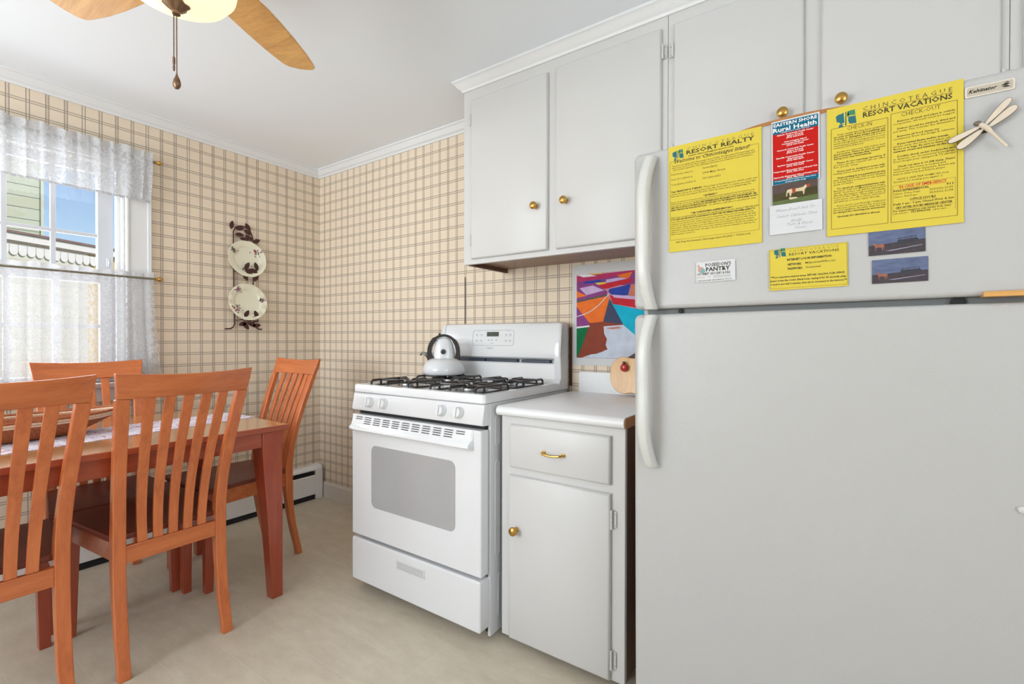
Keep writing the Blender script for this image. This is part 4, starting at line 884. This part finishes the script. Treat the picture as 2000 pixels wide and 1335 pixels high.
beach(3.2303, 1.3290, .090, .056, 1.0, 'upper of two beach photographs of horse and boat, tucked under the largest yellow notice', 0)
beach(3.2356, 1.2670, .0885, .049, .6, 'lower of two beach photographs of horse and boat, hanging free below the other')

# dragonfly magnet
t = thing('dragonfly_magnet', (3.36, -.835, 1.478), 'pale wooden dragonfly magnet overlapping the largest yellow notice', 'magnet')
WOODP = mat('pale_wing_wood', (.66, .56, .44), .6, noise=.08, nscale=60); RIM = mat('burnt_rim', (.13, .09, .07), .7)
def wing(p0, p1, w, y):
    p0 = V((p0[0], 0, p0[1])); p1 = V((p1[0], 0, p1[1])); d = p1 - p0; L_ = d.length; u = d / L_; n_ = V((-u.z, 0, u.x))
    sh = []
    for k in range(32):
        a = 2 * pi * k / 32; q = .5 - .5 * cos(a); s_ = sin(a)
        sh.append((L_ * q, 1.35 * w * s_ * (.45 + .75 * q) * (1 if s_ > 0 else .9) * (abs(s_) ** -.25 if abs(s_) > .01 else 1)))
    bm = B(); prism(bm, sh, p0 + V((0, y, 0)), u, n_, -Y, .0016, 1)
    prism(bm, [(L_ / 2 + (a - L_ / 2) * .97, b_ * .86) for a, b_ in sh], p0 + V((0, y - .0017, 0)), u, n_, -Y, .0004, 0)
    obj('wing', bm, [WOODP, RIM], t, smooth=False)
wing((3.3545, 1.5225), (3.391, 1.5660), .0052, -.840); wing((3.3600, 1.5190), (3.399, 1.5510), .0062, -.8375)
wing((3.3520, 1.5245), (3.3055, 1.5040), .0048, -.840); wing((3.3560, 1.5200), (3.3190, 1.4900), .0062, -.8375)
bm = B(); tube(bm, [(3.349, -.842, 1.5285), (3.354, -.843, 1.5235), (3.359, -.842, 1.519), (3.366, -.842, 1.508), (3.374, -.841, 1.4965), (3.386, -.838, 1.4800)], [.0035, .0045, .0045, .0028, .0022, .0026], 10); obj('body', bm, WOODP, t)
bm = B(); ball(bm, (3.3465, -.842, 1.5300), .0048, 12, sx=1.3); obj('head', bm, mat('head_brown', (.16, .12, .09), .5), t)
bm = B(); box(bm, 3.352, 3.362, -.8378, -.8262, 1.515, 1.525); obj('magnet_disc', bm, DARK, t, smooth=False)
# wooden stick wedged in the door gap
bm = B(); box(bm, 3.358, 3.475, -.835, -.803, 1.2065, 1.2165); tag(obj('wooden_stick', bm, OAK, bevel=.001), 'yellow wooden stick wedged in the gap between the refrigerator doors', 'stick')
# tray on the refrigerator
t = thing('wooden_tray', (3.05, -.60, 1.625), 'oval orange-brown wooden tray lying on top of the refrigerator', 'tray')
bm = B(); prof = [(0, 0), (.72, 0), (.86, .010), (.97, .040), (1.0, .052), (.985, .054), (.95, .042), (.84, .018), (.70, .010), (0, .010)]
secs = [[V((3.047 + .235 * r_ * cos(q), -.605 + .158 * r_ * sin(q), 1.6268 + z_ * .58)) for q in [2 * pi * k / 48 for k in range(48)]] for r_, z_ in [(max(a, .001), b_) for a, b_ in prof]]
loft(bm, secs); obj('dish', bm, TRAYW, t, angle=.7)

# ------------------------------------------------------------------ dining table
TX0, TX1, TY0, TY1 = .292, 1.108, -2.262, -.884
t = thing('dining_table', ((TX0 + TX1) / 2, (TY0 + TY1) / 2, FZ), 'rectangular orange-brown wooden dining table beside the window', 'table')
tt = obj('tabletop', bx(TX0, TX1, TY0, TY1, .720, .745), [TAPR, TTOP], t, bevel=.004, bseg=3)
for p in tt.data.polygons: p.material_index = 1 if p.normal.z > .5 else 0
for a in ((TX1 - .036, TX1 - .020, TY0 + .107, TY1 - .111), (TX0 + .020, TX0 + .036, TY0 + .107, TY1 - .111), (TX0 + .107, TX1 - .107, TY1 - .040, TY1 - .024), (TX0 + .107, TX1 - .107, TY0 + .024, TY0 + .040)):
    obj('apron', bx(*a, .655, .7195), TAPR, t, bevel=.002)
for sx in (0, 1):
    for sy in (0, 1):
        xo = TX1 - .016 if sx else TX0 + .016; yo = TY1 - .020 if sy else TY0 + .020; dx = -1 if sx else 1; dy = -1 if sy else 1
        secs = []
        for z, w in ((FZ, .048), (.30, .064), (.50, .080), (.62, .088), (.66, .090), (.7195, .090)):
            secs.append([V((xo + dx * a, yo + dy * b_, z)) for a, b_ in ((0, 0), (w, 0), (w, w), (0, w))])
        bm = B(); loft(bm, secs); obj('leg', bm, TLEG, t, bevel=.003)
# runner
def runner_mat():
    m, nt, N, L, b = new_mat('printed_runner')
    g = N.new('ShaderNodeNewGeometry'); n = N.new('ShaderNodeTexNoise'); n.inputs['Scale'].default_value = 26; n.inputs['Detail'].default_value = 3; n.inputs['Distortion'].default_value = 1.5
    L.new(g.outputs['Position'], n.inputs['Vector']); r = N.new('ShaderNodeValToRGB'); E_ = r.color_ramp.elements
    E_[0].position = 0; E_[0].color = (.80, .78, .82, 1); E_[1].position = 1; E_[1].color = (.8, .78, .82, 1)
    for p, c_ in ((.46, (.80, .78, .82)), (.50, (.30, .22, .52)), (.53, (.82, .80, .84)), (.57, (.82, .80, .84)), (.60, (.50, .10, .14)), (.64, (.60, .20, .25)), (.67, (.82, .80, .84))):
        e = E_.new(p); e.color = (*c_, 1)
    L.new(n.outputs['Fac'], r.inputs[0]); L.new(r.outputs[0], b.inputs['Base Color']); b.inputs['Roughness'].default_value = .8; return m
bm = B(); prism(bm, [(.545, -.90), (.795, -.878), (.80, -.888), (.94, -2.24), (.60, -2.26)], (0, 0, .7455), X, Y, Z, .0015)
tag(obj('table_runner', bm, runner_mat(), smooth=False), 'white cloth runner printed in purple and red along the table', 'table runner')
# basket
t = thing('woven_basket', (.60, -1.70, .7475), 'long oval red-brown woven basket with pale rim on the table runner', 'basket')
WICK = mat('red_brown_wicker', (.36, .10, .028), .6, noise=.75, nscale=170, bump=1, bscale=240); WICKW = mat('pale_wicker', (.72, .52, .36), .6, noise=.35, nscale=150, bump=1, bscale=220)
def ell(rx, ry, z, lift, n=48): return [V((.61 + rx * sin(q), -1.70 + ry * cos(q), z + lift * (cos(q) ** 4))) for q in [2 * pi * k / n for k in range(n)]]
bm = B()
for k in range(9):
    q = k / 9; tube(bm, ell(.080 + .055 * q ** .8, .20 + .145 * q ** .8, .752 + .005 + .056 * q, .012 * q), .0058, 7, closed=True)
loft(bm, [ell(.001, .001, .752, 0), ell(.080, .20, .752, 0), ell(.135, .345, .809, .012)], caps=False)
obj('bowl', bm, WICK, t)
bm = B(); tube(bm, ell(.137, .348, .818, .013), .0052, 7, closed=True); tube(bm, ell(.134, .344, .8085, .012), .0045, 7, closed=True); obj('rim', bm, WICKW, t)
bm = B(); tube(bm, ell(.139, .352, .826, .014), .0048, 7, closed=True); obj('top_band', bm, WICK, t)

# ------------------------------------------------------------------ chairs
def make_chair():
    t = thing('dining_chair', (0, 0, 0), 'x', 'chair', 'matching slat-back dining chairs')
    def xs(z):      # curve of the rear post
        P = [(0, .056), (.10, .030), (.22, .008), (.34, 0), (.50, 0), (.62, .016), (.76, .055), (.90, .104), (1.036, .152)]
        for (z0, a), (z1, b_) in zip(P, P[1:]):
            if z <= z1:
                q = (z - z0) / (z1 - z0); return a + (b_ - a) * q
        return P[-1][1]
    def xc(z): return (xs(max(0, z - .04)) + xs(z) + xs(min(1.036, z + .04))) / 3
    def yo(z): return .180 + (0 if z < .5 else .030 * ((z - .5) / .536) ** 1.3)
    zt = 1.036; zr = .950
    for s in (-1, 1):
        secs = []
        for k in range(25):
            z = zr * k / 24; x = xc(z); w = .038 if z > .1 else .036; d = .030 if z > .15 else .028
            d = .026 + .014 * math.exp(-((z - .42) / .16) ** 2)
            y1 = yo(z); y0 = y1 - w
            secs.append([V((x + d * .0 + .015 - d, s * y0, z)), V((x + .015 - d, s * y1, z)), V((x + .015, s * y1, z)), V((x + .015, s * y0, z))])
        bm = B(); loft(bm, secs); obj('rear_post', bm, CH1, t, bevel=.003)
    # top rail, bowed away from the sitter
    bm = B(); secs = []; n = 24
    for k in range(n + 1):
        u = -1 + 2 * k / n; bow = .022 * (1 - u * u); dip = -.010 * (1 - u * u)
        def P(z, yh, dx, dz=0): return V((xc(z) + bow + dx, u * yh, z + dz))
        secs.append([P(zr, .2005, .015, 0), P(zr + .04, .2055, .016), P(zt, .2115, .011, dip), P(zt, .2115, -.004, dip), P(zr + .04, .2055, -.007), P(zr, .2005, -.009, 0)])
    loft(bm, secs); obj('top_rail', bm, CH2, t, bevel=.003, angle=.5)
    obj('lower_rail', bx(-.009, .012, -.143, .143, .372, .432), CH2, t, bevel=.003)
    for k in range(5):
        u = -1 + k * .5; secs = []
        for i in range(15):
            z = .4325 + (zr + .004 - .4325) * i / 14; q = (z - .4325) / (zr - .4325)
            yc = u * (.094 + .020 * q); bow = .022 * (1 - (yc / .2) ** 2) * q ** 1.5; w = .0145 + .0015 * q
            x = xc(z) + bow + .002
            secs.append([V((x - .006, yc - w, z)), V((x + .006, yc - w, z)), V((x + .006, yc + w, z)), V((x - .006, yc + w, z))])
        bm = B(); loft(bm, secs); obj('slat', bm, CH1, t, bevel=.0015, angle=.5)
    # dished seat
    bm = B(); g = []; NX, NY = 18, 18
    for i in range(NX + 1):
        q = i / NX; row = []
        for j in range(NY + 1):
            v = -1 + 2 * j / NY; hw = .142 + (.222 - .142) * min(1, q * 1.0 + .0)
            hw = .176 + (.222 - .176) * q if q > .05 else .141
            x = -.012 - .415 * q - .012 * (1 - v * v) * (q == 1)
            dish = -.011 * max(0, 1 - v * v) * sin(pi * min(1, q * 1.05)) + .003 * math.exp(-(v * 5) ** 2) * (q > .5)
            row.append(bm.verts.new((x, v * hw, .468 + dish)))
        g.append(row)
    top = [[v for v in r_] for r_ in g]
    for i in range(NX):
        for j in range(NY): bm.faces.new((g[i][j], g[i][j + 1], g[i + 1][j + 1], g[i + 1][j]))
    ret = bmesh.ops.extrude_face_region(bm, geom=list(bm.faces)); vs = [e for e in ret['geom'] if isinstance(e, bmesh.types.BMVert)]
    for v in vs: v.co.z = .447
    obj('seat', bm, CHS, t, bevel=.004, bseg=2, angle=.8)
    bm = B()
    for s in (-1, 1): prism(bm, [(-.018, s * .168), (-.385, s * .204), (-.385, s * .188), (-.018, s * .152)], (0, 0, .378), X, Y, Z, .0685)
    box(bm, -.405, -.389, -.178, .178, .378, .4465)
    obj('seat_frame', bm, CH2, t, bevel=.002)
    for s in (-1, 1):
        secs = []
        for z, w in ((0, .032), (.2, .037), (.37, .042), (.4465, .044)):
            xo = -.418; y1 = s * .213
            secs.append([V((xo, y1, z)), V((xo + w, y1, z)), V((xo + w, y1 - s * w, z)), V((xo, y1 - s * w, z))])
        bm = B(); loft(bm, secs); obj('front_leg', bm, TLEG, t, bevel=.002)
    return t
ch = make_chair()
spots = [(1.112, -1.337, 0, 'slat-back wooden chair in the foreground with its back to us, seen whole', 0),
         (1.112, -1.802, 0, 'slat-back wooden chair cut off by the left edge, its back to us', 0),
         (.595, -.682, 90, 'slat-back wooden chair at the end of the table by the wall corner', 0),
         (.236, -1.331, 176, 'slat-back wooden chair on the far side of the table, in front of the curtain', 0)]
for i, (x, y, a, lab, _) in enumerate(spots):
    o = ch if i == 0 else copy_tree(ch)
    o.location = (x, y, FZ); o.rotation_euler = (0, 0, radians(a)); o['label'] = lab

# ------------------------------------------------------------------ plate rack with two plates
t = thing('plate_rack', (.02, -.54, 1.19), 'dark red iron hanging plate rack with leaf ornaments on the plaid wall', 'plate rack')
def yz(a, b_): return (-.657 + (400 + a / 4.45 - 438) * .00318, 1.752 - (400 + b_ / 4.45 - 470) * .00328)
def wire(pts, r_=.003, x=.010, nm='wire'):
    bm = B(); q = [V(((p[2] if len(p) > 2 else x), *yz(p[0], p[1]))) for p in pts]
    tube(bm, q, r_, 8); return obj(nm, bm, IRONR, t)
bm = B()
path = [(168, 1078), (215, 1075), (238, 1060), (248, 1035), (247, 1000), (244, 800), (241, 560), (240, 330), (240, 250), (258, 208), (300, 190), (345, 193), (382, 218), (402, 262), (410, 320), (410, 560), (410, 800), (412, 1000), (418, 1035), (436, 1062), (458, 1075), (488, 1078)]
tube(bm, [V((.010, *yz(a, b_))) for a, b_ in path], .0040, 8); fo = obj('frame', bm, IRONR, t)
for yb in (580, 995):
    bm = B(); tube(bm, [V((.010, *yz(243, yb + 5))), V((.028, *yz(262, yb + 8))), V((.048, *yz(285, yb))), V((.056, *yz(300, yb - 28)))], .0028, 8)
    tube(bm, [V((.010, *yz(411, yb + 12))), V((.028, *yz(440, yb + 14))), V((.048, *yz(425, yb + 5))), V((.056, *yz(400, yb - 22)))], .0028, 8)
    tube(bm, [V((.048, *yz(285, yb))), V((.050, *yz(320, yb + 24))), V((.050, *yz(360, yb + 30))), V((.050, *yz(400, yb + 22))), V((.048, *yz(425, yb + 5)))], .0026, 8)
    obj('plate_holder', bm, IRONR, t)
leaves = [(225, 196, 80, .012), (362, 190, 125, .012), (292, 214, 10, .012), (362, 236, -25, .012), (290, 268, 0, .012), (372, 282, -30, .012), (436, 302, 30, .012), (330, 302, 170, .012),
          (322, 538, 60, .058), (403, 532, 110, .058), (336, 586, -30, .058), (378, 574, -20, .058), (314, 630, -60, .050), (408, 628, 65, .050),
          (318, 948, 60, .058), (402, 950, 115, .058), (338, 998, -10, .058), (386, 985, 10, .058), (292, 1034, 15, .050), (318, 1052, -50, .050), (368, 1036, -15, .050), (410, 1046, 10, .050)]
for a, b_, an, x in leaves:
    an = radians(an); u = V((0, cos(an), sin(an))); v = V((0, -sin(an), cos(an)))
    pts = [(.028 * (1 - 2 * q) * 1.0, .0135 * sin(pi * q) ** .8) for q in [k / 10 for k in range(11)]]; pts = pts + [(p, -w) for p, w in pts[1:-1][::-1]]
    bm = B(); prism(bm, pts, V((x, *yz(a, b_))), u, v, X, .0016); obj('leaf', bm, IRONR, t, smooth=False)
def plate_mat():
    m, nt, N, L, b = new_mat('floral_china')
    g = N.new('ShaderNodeTexCoord'); n = N.new('ShaderNodeTexNoise'); n.inputs['Scale'].default_value = 30; n.inputs['Detail'].default_value = 4; L.new(g.outputs['Object'], n.inputs['Vector'])
    r = N.new('ShaderNodeValToRGB'); E_ = r.color_ramp.elements; E_[0].position = .40; E_[0].color = (.08, .13, .05, 1); E_[1].position = .58; E_[1].color = (.30, .03, .06, 1)
    e = E_.new(.48); e.color = (.42, .22, .32, 1); L.new(n.outputs['Fac'], r.inputs[0]); L.new(r.outputs[0], b.inputs['Base Color']); b.inputs['Roughness'].default_value = .2
    return m
PM = plate_mat()
def plate(cy, cz, r0, label, sprigs):
    tl = radians(9); A = V((cos(tl), 0, -sin(tl) * -1)).normalized(); A = V((cos(tl), 0, sin(tl))); Uu = Y; Vv = V((-sin(tl), 0, cos(tl)))
    C0 = V((.030, cy, cz))
    t = thing('china_plate', (.030, cy, cz - r0), label, 'plate', 'cream floral plates in the wall rack')
    bm = B(); n = 72; secs = []
    for k, hh in ((0.001, .001), (.55, .001), (.64, .004), (.70, .006), (.97, .016), (1, .0190), (.985, .0205), (.74, .0110), (.71, .0100), (.66, .0055), (.60, .0042), (.001, .0045)):
        sc = lambda q: 1 + (.018 * abs(sin(6 * q)) if k > .9 else 0)
        secs.append([C0 + A * hh + Uu * (r0 * k * sc(q) * cos(q)) + Vv * (r0 * k * sc(q) * sin(q)) for q in [2 * pi * j / n for j in range(n)]])
    loft(bm, secs); p = obj('plate', bm, CREAM, t, angle=1)
    rnd = random.Random(int(cz * 100))
    for (ang, rr, sz) in sprigs:
        bm = B(); a = radians(ang)
        for _ in range(30):
            u = rr * r0 * cos(a) + rnd.gauss(0, sz * .5); v = rr * r0 * sin(a) + rnd.gauss(0, sz * .4)
            q = math.hypot(u, v) / r0
            if q > .95: continue
            hh = .0050 if q < .60 else (.0105 + max(0, q - .72) / .265 * .0100 + .0006 if q > .70 else .0108)
            s_ = rnd.uniform(.003, .0065); th = rnd.uniform(0, 3)
            prism(bm, [(s_ * cos(z_) * (1 if i % 2 else .55), s_ * sin(z_) * (1 if i % 2 else .55)) for i, z_ in enumerate([th + 2 * pi * j / 10 for j in range(10)])], C0 + A * (hh + .0006) + Uu * u + Vv * v, Uu, Vv, A, .0003)
        obj('floral_spray', bm, PM, t, smooth=False)
plate(-.5375, 1.630, .1165, 'cream scalloped china plate with floral sprays, upper one in the wall rack', [(42, .74, .026), (150, .78, .016), (-85, .55, .024)])
plate(-.5345, 1.357, .1180, 'cream scalloped china plate with floral sprays, lower one in the wall rack', [(125, .78, .022), (10, .78, .020), (215, .70, .034)])

# ------------------------------------------------------------------ ceiling fan with lamp
HX, HY = 1.774, -1.565
t = thing('ceiling_fan', (HX, HY, 1.94), 'ceiling fan with golden wooden blades, amber glass lamp and pull chains', 'ceiling fan')
bm = B(); lathe(bm, [(0, CEIL - .001), (.075, CEIL - .001), (.078, CEIL - .03), (.03, CEIL - .045), (.03, 2.25), (.095, 2.24), (.115, 2.20), (.115, 2.15), (.09, 2.12), (.06, 2.10), (.06, 2.06), (.085, 2.05), (.085, 2.035), (0, 2.035)], (HX, HY, 0), 40); obj('motor_housing', bm, ABRASS, t)
bm = B(); lathe(bm, [(.1305, 2.034), (.134, 2.028), (.130, 2.008), (.112, 1.985), (.080, 1.968), (.040, 1.9595), (.012, 1.958), (.012, 1.961), (.040, 1.9625), (.079, 1.971), (.110, 1.988), (.127, 2.010), (.1305, 2.028)], (HX, HY, 0), 48)
obj('lamp_bowl', bm, GLASSF, t)
bm = B(); secs = []
for r_, z_ in ((.026, 1.9575), (.027, 1.954), (.017, 1.944), (.009, 1.938), (.009, 1.931), (.006, 1.929), (.001, 1.929)):
    secs.append([V((HX + r_ * (1 + (.12 * cos(6 * q) if r_ > .012 else 0)) * cos(q), HY + r_ * (1 + (.12 * cos(6 * q) if r_ > .012 else 0)) * sin(q), z_)) for q in [2 * pi * k / 48 for k in range(48)]])
loft(bm, secs); obj('finial', bm, ABRASS, t)
for k in range(5):
    a = radians(118.0 + 72 * k); u = V((cos(a), sin(a), 0)); v = V((-sin(a), cos(a), 0)); tl = radians(11)
    vt = v * cos(tl) + Z * sin(tl); nt_ = -v * sin(tl) + Z * cos(tl); O = V((HX, HY, 2.115))
    out = []
    for q, w in ((.145, .060), (.18, .078), (.24, .086), (.30, .087), (.38, .084), (.46, .077), (.52, .067), (.548, .060)): out.append((q, w))
    tip = [(.562, .044), (.568, .015), (.568, -.015), (.562, -.044)]
    pts = out + tip + [(q, -w) for q, w in out[::-1]]
    bm = B(); prism(bm, pts, O, u, vt, nt_, .006)
    c = obj('blade', bm, OAK, t, bevel=.0015)
    bm = B(); prism(bm, [(.09, -.018), (.13, -.014), (.155, -.035), (.20, -.038), (.215, 0), (.20, .038), (.155, .035), (.13, .014), (.09, .018)], O + nt_ * .0065, u, vt, nt_, .004); obj('blade_iron', bm, ABRASS, t, bevel=.001)
def chain(x, y, z0, z1, nm):
    bm = B(); z = z0
    while z > z1: ball(bm, (x, y, z), .0018, 6); z -= .0042
    tube(bm, [(x, y, z0), (x, y, z1)], .0005, 4)
    return obj(nm, bm, ABRASS, t)
cdir = V((.824, .566, 0))
p = V((HX, HY, 0)) - cdir * .007; c1 = chain(p.x + .002, p.y, 1.944, 1.795, 'pull_chain')
bm = B(); lathe(bm, [(0, 0), (.002, .001), (.0028, .010), (.002, .016), (.0030, .020), (.0030, .034), (.0015, .036), (0, .036)], (p.x + .002, p.y, 1.790), 10); obj('chain_end', bm, ABRASS, c1)
p2 = V((HX, HY, 0)) + cdir * .001; c2 = chain(p2.x, p2.y, 1.931, 1.783, 'pull_chain')
bm = B(); lathe(bm, [(0, 0), (.006, .001), (.0105, .006), (.0115, .013), (.009, .022), (.004, .031), (.0025, .036), (0, .036)], (p2.x, p2.y, 1.747), 20, sy=.75); obj('chain_pendant', bm, ABRASS, c2)
ld = bpy.data.lights.new('fan_lamp_light', 'POINT'); ld.energy = 5; ld.color = (1, .82, .58); ld.shadow_soft_size = .06
lo_ = bpy.data.objects.new('fan_lamp_light', ld); lo_.location = (HX, HY, 2.0); COL.objects.link(lo_)

# ------------------------------------------------------------------ outside the window
gm = mat('lawn_green', (.10, .16, .05), .9, noise=.4, nscale=3)
struct('trim_4', bx(-60, -.3, -40, 40, -.75, -.7), gm, smooth=False)   # ground outside
bpy.data.objects['trim_4'].name = 'ground'
def siding(name, c, sp, dk=.3):
    m, nt, N, L, b = new_mat(name); g = N.new('ShaderNodeNewGeometry'); sx = N.new('ShaderNodeSeparateXYZ'); L.new(g.outputs['Position'], sx.inputs[0])
    d = N.new('ShaderNodeMath'); d.operation = 'DIVIDE'; d.inputs[1].default_value = sp; L.new(sx.outputs['Z'], d.inputs[0])
    f = N.new('ShaderNodeMath'); f.operation = 'FRACT'; L.new(d.outputs[0], f.inputs[0])
    lt = N.new('ShaderNodeMath'); lt.operation = 'LESS_THAN'; lt.inputs[1].default_value = .07; L.new(f.outputs[0], lt.inputs[0])
    mx = N.new('ShaderNodeMix'); mx.data_type = 'RGBA'; mx.inputs[6].default_value = (*c, 1); mx.inputs[7].default_value = (*[q * dk for q in c], 1)
    L.new(lt.outputs[0], mx.inputs[0]); L.new(mx.outputs[2], b.inputs['Base Color']); b.inputs['Roughness'].default_value = .8; return m
t = thing('green_house', (-12, -4, -.7), 'tall neighbouring house with pale green clapboard, seen through the window', 'building')
obj('wall', bx(-15, -9.0, -9, .249, -.7, 6.5), siding('green_clapboard', (.50, .55, .42), .205), t, smooth=False)
bm = B(); box(bm, -9.0, -8.97, .215, .255, -.7, 6.5); obj('corner_board', bm, mat('corner_paint', (.55, .60, .46), .7), t, smooth=False)
bm = B(); loft(bm, [[V((-15.4, y, 6.5)), V((-8.6, y, 6.5)), V((-12, y, 8.6))] for y in (-9.3, .6)]); obj('roof', bm, mat('shingle', (.12, .10, .10), .9), t, smooth=False)
t = thing('low_garage', (-7, 0, -.7), 'low cream building with dark shingled eave and scalloped trim outside the window', 'building')
a0 = V((-6.31, -.69, 0)); a1 = V((-6.82, .51, 0)); du = (a1 - a0).normalized(); dn_ = V((du.y, -du.x, 0))
if dn_.x < 0: dn_ = -dn_
p0 = a0 - du * 2.6; L_ = 2.6 + 1.30 + .9
def gb(u0, u1, d0, d1, z0, z1, m_, nm):
    bm = B(); prism(bm, [(u0, d0), (u1, d0), (u1, d1), (u0, d1)], p0 + V((0, 0, z0)), du, dn_, Z, z1 - z0); return obj(nm, bm, m_, t, smooth=False)
gb(0, L_ - 1.05, -1.5, -.051, -.7, 2.49, siding('cream_clapboard', (.62, .60, .52), .16, .8), 'wall')
gb(L_ - 1.049, L_ + .6, -1.5, -.07, -.7, 2.49, mat('yellow_siding', (.60, .42, .16), .8), 'side_wall')
gb(-.2, L_ + .8, -.05, 0, 2.50, 2.60, mat('fascia_white', (.72, .70, .68), .6), 'fascia')
gb(-.2, L_ + .8, -.048, -.012, 2.482, 2.499, mat('soffit', (.35, .27, .22), .8), 'soffit')
bm = B(); 
for (u, z0, z1) in ((0, 0, 0),): pass
prism(bm, [(0.02, 2.602), (.02, 2.635), (-1.7, 2.93), (-1.7, 2.89)], p0 - du * .25, dn_, Z, du, L_ + 1.2); obj('roof', bm, mat('brown_shingle', (.20, .12, .11), .95, noise=.3, nscale=30), t, smooth=False)
bm = B()
for k in range(60):
    u = .2 + k * .105
    if u > L_ - .8: break
    prism(bm, [(u + .052 + .050 * cos(q), 2.36 + .06 * sin(q)) for q in [pi + pi * j / 8 for j in range(9)]] + [(u + .102, 2.45), (u + .002, 2.45)], p0 + dn_ * -.0505, du, Z, dn_, .02)
obj('scalloped_trim', bm, mat('fascia_white', (.72, .70, .68), .6), t)
def tree(x, y, z, r0, label):
    t = thing('tree', (x, y, -.7), label, 'tree', 'trees beyond the low garage')
    bm = B(); tube(bm, [(x, y, -.7), (x + .1, y, z * .5), (x, y, z)], [.14, .1, .05], 8); obj('trunk', bm, mat('bark', (.12, .09, .07), .9), t)
    bm = B(); rnd = random.Random(int(x * 10))
    for _ in range(500):
        d = V((rnd.gauss(0, 1), rnd.gauss(0, 1), rnd.gauss(0, 1))).normalized() * r0 * rnd.random() ** .4; c = V((x, y, z)) + V((d.x, d.y, d.z * .8))
        u = V((rnd.gauss(0, 1), rnd.gauss(0, 1), rnd.gauss(0, 1))).normalized(); v = u.cross(V((rnd.random(), .3, 1))).normalized(); s_ = r0 * .13
        prism(bm, [(-s_, 0), (0, s_ * .5), (s_, 0), (0, -s_ * .5)], c, u, v, Z, 0)
    obj('foliage', bm, mat('leaf_green', (.13, .22, .05), .8, noise=.4), t, smooth=False)
tree(-16, 2.2, 3.45, .6, 'small leafy tree top showing above the garage roof, left one')
tree(-16, 3.9, 3.35, .55, 'small leafy tree top showing above the garage roof, right one')
